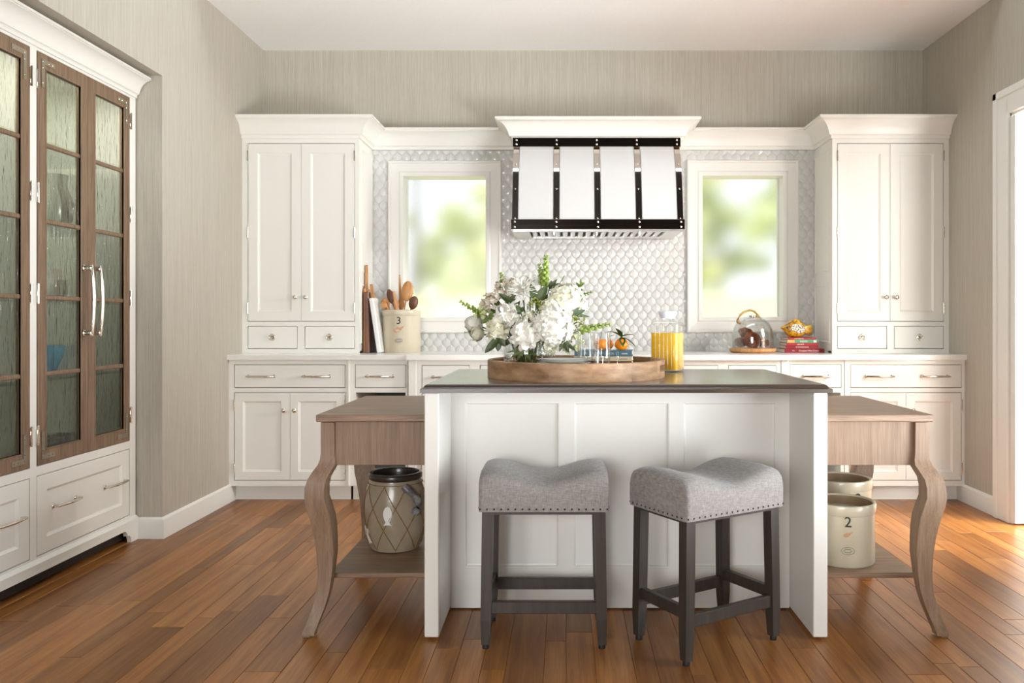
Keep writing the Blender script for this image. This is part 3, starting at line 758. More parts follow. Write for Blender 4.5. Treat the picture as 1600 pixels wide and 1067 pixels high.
# ------------------------------------------------------------------ island
isl = thing('kitchen_island', 'white panelled island with two end panels, behind the stools', 'island', (.22, 2.883, 0))
ix = .22; IY0, IY1, IYP = 0, .872, .307
for x0, x1 in ((-.501, -.450), (.890, .941)):
    e = MB().box(x0-ix, x1-ix, 0, IY1, .010, .8845, .003).build('end_panel', 'white_paint', isl)
    for y in (.03, IY1-.05): MB().box(x0-ix+.008, x1-ix-.008, y, y+.03, 0, .011).build('foot_pad', 'spoon_wood', e)
ph = [(-.395, -.022), (.037, .413), (.469, .836)]
MB().plate(-.4495-ix, .8895-ix, .006, .8845, [(a-ix, b-ix, .166, .818) for a, b in ph], IYP, IYP+.02).build('front_frame', 'white_paint', isl)
for a, b in ph: MB().rings(a-ix-.001, b-ix+.001, .165, .819, [(0, .002), (.004, .002), (.008, .008), (.014, .010)], IYP, .016).build('panel', 'white_paint', isl, 25)
MB().box(-.4495-ix, .8895-ix, IYP+.021, IY1-.002, .004, .8845).build('body', 'white_paint', isl)
it = thing('island_countertop', 'dark stained wooden island countertop with moulded edge', 'countertop', (.2195, 3.325, .8855))
lw, ld = .7335, .461
EDGE = [(0, 0), (0, .013), (-.003, .0155), (-.008, .0165), (-.011, .019), (-.0125, .0225), (-.0165, .0265), (-.022, .0295), (-.026, .030)]
rg = [[(-lw-o, -ld-o, z), (lw+o, -ld-o, z), (lw+o, ld+o, z), (-lw-o, ld+o, z)] for o, z in EDGE]
MB().loft(rg).build('slab', 'island_top', it, 35)

# ------------------------------------------------------------------ oak tables either side of the island
cx_, s_ = None, 428.0
LEG = [(660, 501, 521.7), (690, 501, 521.8), (708, 501, 522), (718, 500, 523.5), (725.7, 497.4, 523.7), (735, 491, 519), (747, 484.4, 513), (760, 481, 511), (775, 480.5, 511), (790, 482.5, 515), (806, 486.7, 519), (824, 490.5, 521), (842, 493.4, 521.7), (865, 496, 522), (897, 497, 519), (924, 495.5, 515), (945, 491, 509.5), (965, 484.5, 502.5), (983, 477.7, 496.2), (987, 477.5, 496)]
def leg_mesh():                                      # centred on the leg's top block; knee and foot kick out to -x, -y
    rgs = []
    for (py, xa, xb) in LEG:
        z = H-(py-499)/s_; w = (xb-xa)/s_/2; c = ((xa+xb)/2 - 511.35)/s_
        w2 = w
        cy = c*.75 if c < 0 else c*.75
        rgs.append([(c-w, cy-w2, z), (c+w, cy-w2, z), (c+w, cy+w2, z), (c-w, cy+w2, z)])
    m = MB(); m.loft(rgs); m.box(-.078, -.052, -.062, -.036, 0, .009, .001)
    return m.mesh('leg', 40)
LEGM = leg_mesh()
def table(label, xo, xi, sgn):
    # xo: outer end, xi: end at the island
    t = thing('wooden_side_table', label, 'table', ((xo+xi)/2, 3.285, 0), 0, 'oak tables at the island ends')
    cx = (xo+xi)/2; cy = 3.285
    X = lambda x: x-cx
    a, b = sorted((xo, xi)); 
    MB().box(X(a), X(b), 2.917-cy, 3.652-cy, .776, .802, .003).build('top', 'table_oak', t)
    lx = xo + sgn*(-.0) 
    lc = (511.35-882)/s_ if sgn < 0 else .44+(882-511.35)/s_
    for yy, fl in ((2.944+.024, 1), (3.60, -1)):
        o = inst('leg', LEGM, 'table_oak_upright', t, (X(lc), yy-cy, 0)); o.scale = (1 if sgn < 0 else -1, fl, 1)
    ai, bi = sorted((lc - sgn*.024, xi))
    for y0 in (2.962, 3.585): MB().box(X(ai), X(bi), y0-cy, y0+.02-cy, .612, .777, .0015).build('apron', 'table_oak_upright', t)
    MB().box(X(lc)-.01, X(lc)+.01, 2.995-cy, 3.575-cy, .612, .777).build('end_apron', 'table_oak_upright', t)
    sa, sb = sorted((lc - sgn*.012 + sgn*.02, xi))
    MB().box(X(sa), X(sb), 3.0-cy, 3.585-cy, .185, .2045, .002).build('shelf', 'table_oak', t)
    return t
table('brown oak table with cabriole legs left of the island, holding the netted pot', -.900, -.5025, -1)
table('brown oak table with cabriole legs right of the island, holding two crocks', 1.335, .9425, 1)

# ------------------------------------------------------------------ counter stools
def stool(label, x, y, rz):
    t = thing('counter_stool', label, 'stool', (x, y, 0), rz, 'saddle-seat counter stools')
    hw, hd_ = .226, .158; z0 = .481
    def top(u):
        a = abs(u); return .583 + .037*(.5-.5*math.cos(PI*min(1, a/.82))) - (0 if a < .82 else .012*((a-.82)/.18)**2)
    rgs = []; us = [-1, -.99, -.965] + [-.93+1.86*i/24 for i in range(25)] + [.965, .99, 1]
    for u in us:
        e = abs(u); ins = .012 if e > .995 else (.004 if e > .98 else 0)
        tz = top(u)-(.014 if e > .995 else (.005 if e > .98 else 0)); ring = []
        d = hd_-ins
        half = [(d, z0), (d+.003, z0+.03), (d+.002, tz-.045), (d-.004, tz-.024), (d-.016, tz-.009), (d-.04, tz-.001), (d*.4, tz+.004)]
        ring = [(u*hw, -yy, zz) for yy, zz in half] + [(u*hw, yy, zz) for yy, zz in reversed(half)]
        rgs.append(ring)
    MB().loft(rgs).build('seat', 'grey_linen', t, 50)
    m = MB()
    for k in range(19):
        xx = -hw+.006+(2*hw-.012)*k/18
        for sy in (-1, 1): m.sphere((xx, sy*(hd_+.0015), z0+.010), .0034, 8, 4, (1, .6, 1))
    for k in range(1, 13):
        yy = -hd_+2*hd_*k/13
        for sx in (-1, 1): m.sphere((sx*(hw+.001), yy, z0+.010), .0034, 8, 4, (.6, 1, 1))
    m.build('nail_heads', 'nail', t, 60)
    MB().box(-hw+.016, hw-.016, -hd_+.014, hd_-.014, z0-.012, z0+.004).build('seat_frame', 'stool_wood', t)
    lx, ly = .195, .125
    for sx in (-1, 1):
        for sy in (-1, 1):
            rgs = []
            for z, w_, k in ((.480, .0195, 0), (.12, .0185, .006), (.10, .0185, .0065), (.016, .0145, .008)):
                c = (sx*(lx+k), sy*(ly+k*.5)); rgs.append([(c[0]+a*w_, c[1]+b*w_, z) for a, b in ((-1, -1), (1, -1), (1, 1), (-1, 1))])
            l = MB().loft(rgs).build('leg', 'stool_wood', t)
            MB().lathe([(.012, 0), (.0125, .013), (.010, .017)], (sx*(lx+.008), sy*(ly+.004), 0), 12).build('foot_cap', 'black_rubber', l, 40)
    for sy in (-1, 1): MB().box(-lx+.01, lx-.01, sy*(ly+.003)-.011, sy*(ly+.003)+.011, .122, .164, .002).build('stretcher', 'stool_wood', t)
    for sx in (-1, 1): MB().box(sx*(lx+.004)-.011, sx*(lx+.004)+.011, -ly+.01, ly-.01, .150, .190, .002).build('stretcher', 'stool_wood', t)
    return t
stool('grey linen saddle stool facing straight on, the left of the two stools', -.072, 2.945, 0)
stool('grey linen saddle stool turned at an angle, the right of the two stools', .508, 2.893, math.radians(32))

# ------------------------------------------------------------------ netted pot on the left shelf
ZS = .2050
pt = thing('netted_pot', 'tan clay pot wrapped in rope netting with white fish, on left table shelf', 'pot', (-.700, 3.34, ZS)); pt.scale = (1, 1, .915)
body = [(.085, 0), (.098, .004), (.110, .04), (.121, .10), (.125, .16), (.123, .22), (.115, .275), (.106, .305), (.104, .315)]
def rad(z):
    for (r0, z0), (r1, z1) in zip(body, body[1:]):
        if z0 <= z <= z1: return r0+(r1-r0)*(z-z0)/(z1-z0)
    return body[-1][0]
MB().lathe(body+[(.096, .315), (.1, .28), (.1, .03), (.001, .02)], n=48).build('body', 'pot_clay', pt, 50)
MB().lathe([(.104, .312), (.109, .318), (.109, .334), (.104, .342), (.096, .342), (.092, .33), (.094, .25)], n=48, cap=False).build('rim', 'pot_rim', pt, 50)
N = 8
for sg in (-1, 1):
    for k in range(N):
        pts = []
        for i in range(19):
            t = i/18; z = .012+.283*t; a = 2*PI*k/N + sg*2*PI/N*1.5*t + .2
            pts.append(((rad(z)+.002)*math.cos(a), (rad(z)+.002)*math.sin(a), z))
        MB().tube(pts, .0017, 5).build('netting_cord', 'twine', pt, 60)
MB().tube([((rad(.297)+.002)*math.cos(2*PI*i/40), (rad(.297)+.002)*math.sin(2*PI*i/40), .297) for i in range(40)], .0017, 5, True).build('netting_cord', 'twine', pt, 60)
FISH = [(0, .042), (.010, .036), (.0165, .020), (.0175, .004), (.013, -.014), (.007, -.026), (.011, -.034), (.018, -.042), (0, -.039), (-.018, -.042), (-.011, -.034), (-.007, -.026), (-.013, -.014), (-.0175, .004), (-.0165, .020), (-.010, .036)]
for ang, zc, tilt in ((-PI/2-.04, .172, 0), (-PI/2-1.0, .075, .35), (PI/2, .17, 0)):
    rg = []
    for off in (-.004, .004):
        ring = []
        for x, z in FISH:
            xr = x*math.cos(tilt)-z*math.sin(tilt); zr = x*math.sin(tilt)+z*math.cos(tilt)
            a = ang + xr/.124; r = rad(zc+zr)+off; ring.append((r*math.cos(a), r*math.sin(a), zc+zr))
        rg.append(ring)
    MB().loft(rg).build('fish_plaque', 'pot_white', pt)
pts = []; rr = []
for i in range(11):
    t = i/10; a = -PI/2+.50+.40*math.sin(PI*t*.72); z = .296-.125*t; r = rad(z)+.004+.016*math.sin(PI*t); pts.append((r*math.cos(a), r*math.sin(a), z)); rr.append(.0145+.003*math.sin(PI*t*5))
MB().tube(pts, rr, 10).build('handle', 'pot_grey', pt, 60)
pts2 = [(-p[0], -p[1], p[2]) for p in pts]; MB().tube(pts2, rr, 10).build('handle', 'pot_grey', pt, 60)

# ------------------------------------------------------------------ stoneware crocks
def crock(label, x, y, z, R, h, num, ang, group):
    t = thing('stoneware_crock', label, 'crock', (x, y, z), 0, group)
    MB().lathe([(R*.94, 0), (R*.965, .004), (R*.965, h-.045), (R*.97, h-.04)], n=56).build('body', 'crock_glaze', t, 50)
    MB().lathe([(R*.97, h-.042), (R*1.0, h-.036), (R*1.01, h-.01), (R*.99, h-.002), (R*.95, h), (R*.90, h-.006)], n=56, cap=False).build('rim', 'crock_glaze', t, 50)
    MB().lathe([(R*.90, h-.006), (R*.88, h-.04), (R*.87, .03), (.001, .02)], n=56, cap=False).build('inside', 'crock_brown', t, 50)
    r = R*.965
    def at(a, zz, off=.0012): return ((r+off)*math.cos(a), (r+off)*math.sin(a), zz)
    rot = (PI/2, 0, ang+PI/2)
    if num: text('numeral', num, h*.24, 'ink_black', t, at(ang, h*.74), rot, .0006)
    # leaf mark and oval maker's stamp wrapped on the wall
    def wrap(name, pts_, mt, zc, a0):
        rgs = [[((r+o)*math.cos(a0+x_/r), (r+o)*math.sin(a0+x_/r), zc+z_) for x_, z_ in pts_] for o in (-.002, .0008)]
        MB().loft(rgs).build(name, mt, t)
    lf = [(-.020, -.010), (-.010, -.014), (0, -.012), (.008, -.004), (.016, .006), (.022, .014), (.012, .010), (.002, .006), (-.006, .010), (-.012, .002), (-.022, 0)]
    k = h/.27*(1.6 if num == '3' else .9)
    wrap('leaf_mark', [(a*k, b*k) for a, b in lf], 'ink_rust', h*.545, ang)
    ov = lambda A, B, n=20: [(A*math.cos(2*PI*i/n), B*math.sin(2*PI*i/n)) for i in range(n)]
    ink = 'ink_blue' if num == '3' else 'ink_green'
    zc = h*.28; pts_ = [((r+.001)*math.cos(ang+x_/r), (r+.001)*math.sin(ang+x_/r), zc+z_) for x_, z_ in ov(.024, .014, 28)]
    MB().tube(pts_, .0011, 4, True).build('stamp_ring', ink, t)
    for dz, w_ in ((.006, .022), (0, .034), (-.006, .022)): wrap('stamp_line', [(-w_/2, dz-.0013), (w_/2, dz-.0013), (w_/2, dz+.0013), (-w_/2, dz+.0013)], ink, zc, ang)
    return t
crock('cream stoneware crock marked 2, in front on the right table shelf', 1.092, 3.17, ZS, .125, .234, '2', -PI/2-.16, 'crocks on the right table shelf')
crock('cream stoneware crock with brown inside, behind the crock marked 2', 1.175, 3.424, ZS, .125, .274, '2', -PI/2+.25, 'crocks on the right table shelf')
CRX, CRY = -1.112, 5.50
crock('cream stoneware crock full of wooden utensils, below the left window', CRX, CRY, ZT, .133, .287, '3', -PI/2+.06, None)

# wooden utensils standing in the crock
def utensil(name, label, pts, radii, head, mt):
    t = thing(name, label, 'utensil', (CRX, CRY, ZT), 0, 'wooden utensils in the crock')
    MB().tube(pts, radii, 10).build('handle', mt, t, 60)
    if head:
        c, r, sc, rot = head
        m = MB().sphere((0, 0, 0), r, 14, 10, sc); m.xf(Matrix.Translation(c) @ Matrix.Rotation(rot, 4, 'Y')); m.build('head', mt, t, 60)
    return t
def UP(px, py, d=5.46): p = P(px, py, d); return (p.x-CRX, p.y-CRY, p.z-ZT)
utensil('wooden_spoon', 'pale wooden spoon with a large oval bowl up', [(.03, .01, .03), UP(632, 482), UP(634, 470)], .006, (UP(636.5, 455), .056, (.72, .22, 1.25), .12), 'spoon_wood')
utensil('wooden_stick', 'slim tan honey stick standing tallest', [(0, .06, .03), UP(626, 470, 5.5), UP(625, 448, 5.5), UP(624.5, 429, 5.5)], [.009, .011, .009, .005], (UP(627, 474, 5.5), .030, (.7, .3, 1.5), 0), 'spoon_wood')
utensil('slotted_spoon', 'dark slotted wooden spoon left of the pale spoon', [(-.02, -.02, .03), UP(617, 482), UP(612, 470)], .006, (UP(610, 463), .042, (.55, .22, 1.2), -.25), 'spoon_dark')
utensil('wooden_fork', 'tan wooden fork in the middle of the crock', [(.0, -.04, .03), UP(619, 478, 5.42), UP(615, 455, 5.42)], [.006, .012, .008], (UP(619, 476, 5.42), .03, (.6, .25, 1.3), 0), 'spoon_wood')
utensil('wooden_masher', 'dark rounded masher at the right of the crock', [(.03, 0, .03), UP(643, 482), UP(645, 476)], .008, (UP(646, 473), .044, (.72, .6, 1.05), .25), 'spoon_dark')
utensil('rolling_pin', 'honey coloured rolling pin end at the left of the crock', [(-.03, .02, .03), UP(606, 482), UP(601, 466)], [.012, .018, .014], (UP(602, 474), .040, (.72, .6, .9), -.3), 'spoon_wood')
utensil('olive_spoon', 'small tan scoop at the left rim of the crock', [(-.05, -.03, .03), UP(606, 484, 5.42), UP(603, 474, 5.42)], .006, (UP(600, 477, 5.42), .03, (.8, .5, .8), .2), 'spoon_wood')

# cutting boards leaning on the left cabinet's side
def board(name, label, y0, y1, th, h, hh, hw_, mt, foot, lean, hm=None, rd=.03):
    t = thing(name, label, 'cutting board', (foot, (y0+y1)/2, ZT)); t.rotation_euler = (0, -lean, 0)
    w_ = (y1-y0)/2
    MB().box(0, th, -w_, w_, 0, h, .004).build('body', mt, t)
    if hh:
        rgs = [[(th*.2, -a, z), (th*.8, -a, z), (th*.8, a, z), (th*.2, a, z)] for a, z in ((hw_*1.6, h-.004), (hw_, h+.03), (hw_*.9, h+hh-.02), (hw_*.6, h+hh))]
        MB().loft(rgs).build('handle', hm or mt, t, 40)
    return t
board('walnut_board', 'dark walnut cutting board leaning on the left cabinet side', 5.33, 5.52, .030, .405, 0, 0, 'walnut', -1.318, .018)
board('paddle_board', 'tall brown paddle board with long handle, behind the walnut board', 5.36, 5.48, .018, .43, .158, .020, 'spoon_wood', -1.3385, 0)
board('marble_board', 'white marble board with wooden handle leaning beside the crock', 5.315, 5.45, .028, .365, .095, .018, 'marble', -1.236, .148, 'spoon_wood')

# ------------------------------------------------------------------ glass cloche
cl = thing('glass_cloche', 'glass dome cloche with rope handle on a wooden base', 'cloche', (1.262, 5.405, ZT))
MB().lathe([(.13, 0), (.145, .004), (.154, .014), (.154, .024), (.148, .030), (.001, .030)], n=48).build('base', 'spoon_wood', cl, 40)
pr = [(.134, .031), (.136, .06), (.135, .11), (.128, .155), (.110, .195), (.082, .222), (.045, .238), (.010, .243)]
MB().lathe(pr + [(r-.004 if r > .02 else r, z-.004) for r, z in reversed(pr)], n=48, cap=False).build('dome', 'clear_glass', cl, 60)
MB().lathe([(.028, .238), (.028, .247), (.012, .251), (.001, .251)], n=24).build('cap', 'bracket_metal', cl, 50)
pts = [(-.10+.0, -.03, .205), (-.108, -.03, .22), (-.09, -.02, .25), (-.06, -.01, .272), (-.02, 0, .284), (.012, 0, .276), (.028, 0, .258), (.03, -.006, .245)]
hr = MB().tube(pts, .0085, 8); hr.sphere((-.104, -.032, .208), .014, 8, 6).sphere((.034, -.012, .243), .012, 8, 6).sphere((.022, -.022, .236), .010, 8, 6)
hr.tube([(-.104, -.034, .208), (-.09, -.042, .194)], .007, 7).tube([(.036, -.016, .24), (.05, -.026, .226)], .007, 7).build('rope_handle', 'rope', cl, 60)
def choc(label, x, y, z, r, face):
    t = thing('chocolate_rose', label, 'chocolate', (1.262+x, 5.405+y, ZT+z), 0, 'chocolates under the cloche'); m = MB()
    for ring, (nn, rr, op) in enumerate(((3, .25, .1), (5, .5, .35), (6, .78, .6), (7, 1.0, .9))):
        for k in range(nn):
            a = 2*PI*k/nn+ring*.5; rgs = []
            for i in range(5):
                v = -1+2*i/4; row = []
                for j in range(4):
                    u = j/3; aa = a+v*1.25*PI/nn*(1.1-.2*u); R_ = r*rr*(.55+.45*u+.15*op*u*u); zz = r*(-.35+u*(1.0-.35*op)-.18*v*v)
                    row.append((R_*math.cos(aa), R_*math.sin(aa), zz))
                rgs.append(row)
            vs = [p for q in rgs for p in q]; m.add(vs, [(i*4+j, i*4+j+1, i*4+j+5, i*4+j+4) for i in range(4) for j in range(3)])
    m.sphere((0, 0, -.2*r), r*.8, 12, 8, (1, 1, .6)); m.xf(Matrix.Rotation(face, 4, 'X'))
    m.build('petals', 'chocolate', t, 60)
choc('large chocolate rose facing out, front under the cloche', -.015, -.035, .078, .052, 1.25)
choc('chocolate rose on top of the others under the cloche', -.045, .02, .125, .045, .7)
choc('chocolate rose at the left under the cloche', -.085, .0, .062, .036, .9)
choc('small chocolate rose at the right under the cloche', .068, -.015, .062, .036, .6)

# ------------------------------------------------------------------ cookbooks and ceramic fish
z = ZT
bk = [('thick dark red cookbook at the bottom of the counter stack', 1.462, 1.728, .0265, 'spine_red_dark', [('The', -.075, .012, None), ('Complete Wine Course', .03, .014, .135)]),
      ('red cookbook with white title, second from the bottom of the counter stack', 1.474, 1.692, .0215, 'spine_red_dark', [('COOKING', .0, .012, .085)]),
      ('red cookbook with short white title, right under the green cookbook', 1.476, 1.692, .0175, 'spine_red', [('spanish', -.015, .011, .045)]),
      ('green cookbook titled tapas in the counter stack', 1.482, 1.688, .0225, 'spine_green', [('tapas', .008, .018, .052)]),
      ('thin red cookbook on top of the counter stack, under the fish', 1.484, 1.672, .0125, 'spine_red', [('recipes', -.02, .009, .06)])]
for i, (lb, x0, x1, th, mt, ts) in enumerate(bk):
    t = thing('cookbook', lb, 'book', ((x0+x1)/2, 5.44, z), math.radians((1.5, -1, 1, -.5, 1)[i]), 'cookbooks on the counter')
    hw = (x1-x0)/2; dp = .175 if i else .20
    m = MB().box(-hw, hw, -.075, dp-.075, th-.002, th-.0004).box(-hw, hw, -.075, dp-.075, 0, .0016).box(-hw, hw, -.076, -.073, 0, th-.0004, .0008)
    m.build('cover', mt, t)
    MB().box(-hw+.004, hw-.004, -.072, dp-.079, .0016, th-.002).build('pages', 'page_paper', t)
    for s, xx, sz, wd in ts: text('title', s, sz, 'title_white', t, (xx, -.0765, th/2), (PI/2, 0, 0), .0003, wd)
    if mt == 'spine_green':
        MB().box(-hw+.002, -hw+.052, -.0768, -.075, .002, th-.003).build('spine_picture', 'spine_picture', t)
        MB().box(hw-.03, hw-.012, -.0768, -.075, .004, th-.005).build('spine_badge', 'title_white', t)
    z += th
fs = thing('ceramic_fish', 'yellow glazed ceramic fish on top of the red and green cookbooks', 'fish', (1.565, 5.44, z))
FO = [(-.110, .066), (-.085, .084), (-.06, .098), (-.035, .118), (-.012, .127), (.012, .121), (.038, .102), (.062, .082), (.078, .080), (.098, .088), (.108, .074), (.110, .050), (.104, .022), (.088, .012), (.066, .026), (.045, .012), (.015, .001), (-.03, .0), (-.055, .006), (-.075, .028), (-.095, .052)]
cxf, czf = 0, .06; rgs = []
for k, yy in ((.0, -.034), (.45, -.033), (.75, -.026), (.93, -.014), (1, 0), (.93, .014), (.75, .026), (.45, .033), (0, .034)):
    kk = max(k, .02); rgs.append([(cxf+(x-cxf)*kk, yy, max(0.0, czf+(zz-czf)*kk)) for x, zz in FO])
MB().loft(rgs).build('body', 'fish_glaze', fs, 60)
PO = [(-.052, .052), (-.04, .084), (-.015, .094), (.015, .088), (.045, .068), (.05, .046), (.03, .030), (0, .026), (-.015, .04)]
MB().loft([[(x, -.0335, zz) for x, zz in PO], [(x*.93, -.0375, .06+(zz-.06)*.93) for x, zz in PO]]).build('scale_patch', 'fish_pattern', fs, 40)
MB().lathe([(.009, 0), (.007, .004), (.002, .006)], (-.068, -.026, .066), 14, 'y').build('eye', 'ink_blue', fs, 50)

# ------------------------------------------------------------------ tray and what stands on it
ZI = .9155
TX, TY, TR = .047, 3.305, .361
tr = thing('round_tray', 'round wooden tray with slot handles on the island', 'tray', (TX, TY, ZI))
MB().lathe([(TR-.018, 0), (TR-.018, .014), (.001, .014)], n=64).build('bottom', 'tray_wood', tr, 40)
def tray_rim():                                      # wall as short staves with two slots
    segs = 14
    slots = (math.radians(-17), math.radians(163)); half = .052/TR*1.0
    cuts = sorted([2*PI*k/segs for k in range(segs)] )
    for k in range(segs):
        a0 = 2*PI*k/segs - math.radians(17) + PI/segs; a1 = a0 + 2*PI/segs
        am = (a0+a1)/2
        slot = any(abs((am-s+PI) % (2*PI)-PI) < .05 for s in slots)
        m = MB()
        def wall(b0, b1, z0, z1):
            n = 6; rgs = []
            for i in range(n+1):
                a = b0+(b1-b0)*i/n; c, s = math.cos(a), math.sin(a)
                rgs.append([(TR*c, TR*s, z0), (TR*c, TR*s, z1-.003), ((TR-.003)*c, (TR-.003)*s, z1), ((TR-.015)*c, (TR-.015)*s, z1), ((TR-.018)*c, (TR-.018)*s, z1-.003), ((TR-.018)*c, (TR-.018)*s, z0)])
            m.loft(rgs)
        if slot:
            wall(a0, am-half, 0, .070); wall(am+half, a1, 0, .070); wall(am-half, am+half, 0, .026); wall(am-half, am+half, .052, .070)
        else: wall(a0, a1, 0, .070)
        m.build('stave', 'tray_wood', tr, 40)
tray_rim()
ZF = ZI+.0145
VX, VY = -.148, 3.365
va = thing('glass_vase', 'round clear glass vase holding the white bouquet on the tray', 'vase', (VX, VY, ZF))
vp = [(.06, 0), (.085, .008), (.104, .04), (.111, .075), (.106, .105), (.098, .122)]
MB().lathe(vp + [(r-.004, zz+.003) for r, zz in reversed(vp)], n=40, cap=True).build('glass', 'clear_glass', va, 60)
MB().lathe([(.001, .006), (.078, .010), (.098, .042), (.104, .070), (.001, .070)], n=40, cap=False).build('water', 'clear_glass', va, 60)
# plates
for i, (r, lb) in enumerate(((.104, 'bottom white plate with dark rim line, on the tray'), (.103, 'middle white plate of the small stack on the tray'), (.102, 'top white plate of the small stack on the tray'))):
    t = thing('plate', lb, 'plate', (-.003, 3.085, ZF+.028+i*.0125), 0, 'white plates on the tray')
    MB().lathe([(r*.6, 0), (r*.64, .001), (r*.97, .010), (r, .012), (r*.985, .0135), (r*.7, .006), (.001, .004)], n=48).build('dish', 'white_ceramic', t, 50)
    MB().lathe([(r*.995, .0128), (r*.999, .0142), (r*.985, .0145), (r*.975, .0134)], n=48, cap=False).build('rim_line', 'plate_rim', t, 50)
st = tag(MB().lathe([(.06, 0), (.064, .004), (.09, .016), (.10, .027), (.098, .029), (.08, .018), (.001, .012)], n=40).build('saucer', 'white_ceramic', None, 50, loc=(-.003, 3.085, ZF)), 'deep white dish underneath the plates on the tray', 'dish')
# glass mugs
def mug(label, x, y, a):
    t = thing('glass_mug', label, 'mug', (x, y, ZF), a, 'glass mugs on the tray')
    r, h = .0325, .166
    MB().lathe([(r-.002, 0), (r, .004), (r, h-.002), (r-.0015, h), (r-.003, h-.002), (r-.003, .014), (.001, .012)], n=36).build('glass', 'jar_glass', t, 60)
    MB().tube([(r-.001, 0, .03), (r+.016, 0, .03), (r+.027, 0, .042), (r+.028, 0, .06), (r+.028, 0, .085), (r+.02, 0, .098), (r-.001, 0, .1)], .005, 8).build('handle', 'jar_glass', t, 60)
mug('tall clear glass mug on the tray, nearest the bouquet', .083, 3.19, math.radians(-55))
mug('tall clear glass mug on the tray, nearest the books', .1475, 3.155, math.radians(-8))
# books on the tray
z = ZF
for i, (lb, th, mt, hw, dp, ttl) in enumerate((('maroon book at the bottom of the stack on the tray', .048, 'spine_maroon', .118, .165, [('ITALIAN KITCHEN', -.0, .011, .10, 'title_grey')]),
        ('cream book in the middle of the stack on the tray', .0195, 'spine_cream', .118, .172, [('cuisine', .0, .009, .05, 'cover_grey'), ('press', .085, .008, .026, 'spine_maroon')]),
        ('blue-green book on top of the tray stack, under the clementines', .0225, 'spine_teal', .117, .165, [('THE COUNTRY COOK', -.02, .014, .13, 'title_grey'), ('west', .087, .009, .024, 'title_white')]))):
    t = thing('cookbook', lb, 'book', (.165, 3.345, z), math.radians(-7.5+i*.6), 'cookbooks on the tray')
    yb = -.075
    m = MB().box(-hw, hw, yb, yb+dp, th-.002, th-.0004).box(-hw, hw, yb, yb+dp, 0, .0016).box(-hw, hw, yb-.002, yb+.001, 0, th-.0004, .0008)
    m.build('cover', mt, t)
    MB().box(-hw+.003, hw-.003, yb+.001, yb+dp-.004, .0016, th-.002).build('pages', 'page_paper', t)
    for s, xx, sz, wd, tmn in ttl: text('title', s, sz, tmn, t, (xx, yb-.0024, th/2 if i else th*.66), (PI/2, 0, 0), .0003, wd)
    z += th
ZBK = z
def leaf(m, base, direction, L, W, up=(0, 0, 1), droop=.25, n=5):
    b = Vector(base); d = Vector(direction).normalized(); u = Vector(up); s = d.cross(u)
    if s.length < .1: s = d.cross(Vector((0, 1, 0)))
    s.normalize(); nrm = s.cross(d).normalized(); vs = []; fs = []
    for i in range(n+1):
        t = i/n; w_ = W*math.sin(PI*min(1, t*.93+.05))**.8*(1-.25*t) if i < n else 0.0005
        c = b + d*(L*t) - nrm*(droop*L*t*t); vs += [c - s*w_ + nrm*(w_*.3), c, c + s*w_ + nrm*(w_*.3)]
    for i in range(n):
        for k in (0, 1): fs.append((i*3+k, i*3+k+1, i*3+3+k+1, i*3+3+k))
    m.add(vs, fs)
def clementine(label, x, y, r, leaves):
    t = thing('clementine', label, 'clementine', (x, y, ZBK), 0, 'clementines on the tray books')
    MB().lathe([(max(.0008, r*math.sin(PI*i/12)*(1 if i not in (0, 12) else 0)), r*.92*(1-math.cos(PI*i/12)) - (0 if i < 11 else .0025)) for i in range(13)], n=24, cap=False).build('fruit', 'orange_peel', t, 60)
    MB().tube([(0, 0, r*1.78), (.002, 0, r*2.2), (.004, -.003, r*2.9)], .0013, 5).build('stem', 'stem_green', t)
    for d, L, W in leaves:
        m = MB(); leaf(m, (0, 0, r*1.95), d, L, W, droop=.35); m.build('leaf', 'leaf_dark', t, 60)
clementine('clementine with long dark leaves, right one on the tray books', .233, 3.30, .0275, [((-.62, -.35, .55), .075, .016), ((.55, -.35, .35), .06, .016), ((.1, -.9, -.45), .05, .015), ((.85, -.3, -.25), .075, .014), ((-.3, -.3, .9), .05, .014)])
clementine('clementine in the middle on the tray books', .178, 3.345, .0255, [((.7, .1, .5), .04, .01)])
clementine('clementine seen through the glass mug on the tray books', .148, 3.305, .0265, [])
# juice jar
jr = thing('juice_jar', 'square ribbed glass jar of orange juice with pale lid, behind the tray', 'jar', (.458, 3.585, ZI), math.radians(-25))
def sq(a, rr, n=5):                                  # rounded square outline
    o = []
    for q, (sx, sy) in enumerate(((1, 1), (-1, 1), (-1, -1), (1, -1))):
        for i in range(n):
            t = PI/2*q + PI/2*i/(n-1); o.append((sx*(a-rr)+rr*math.cos(t), sy*(a-rr)+rr*math.sin(t)))
    return o
def sqloft(pr): return MB().loft([[(x, y, zz) for x, y in sq(a, rr)] for a, rr, zz in pr])
sqloft([(.058, .014, 0), (.061, .016, .004), (.062, .016, .01), (.062, .016, .208), (.058, .02, .218), (.044, .03, .226), (.034, .033, .230), (.033, .0325, .240)]).build('glass', 'jar_glass', jr, 50)
sqloft([(.055, .012, .009), (.0585, .014, .014), (.0585, .014, .172), (.0575, .014, .1722)]).build('juice', 'juice', jr, 50)
for s in (-1, 1):
    for q in range(5):
        xx = -.036+.018*q
        MB().tube([(xx, s*.0615, .012), (xx, s*.0615, .205)], .0035, 6).build('rib', 'jar_glass', jr, 60)
        MB().tube([(s*.0615, xx, .012), (s*.0615, xx, .205)], .0035, 6).build('rib', 'jar_glass', jr, 60)
MB().lathe([(.034, .236), (.034, .243), (.036, .246), (.041, .258), (.041, .264), (.039, .267), (.001, .267)], n=32).build('lid', 'lid_plastic', jr, 50)

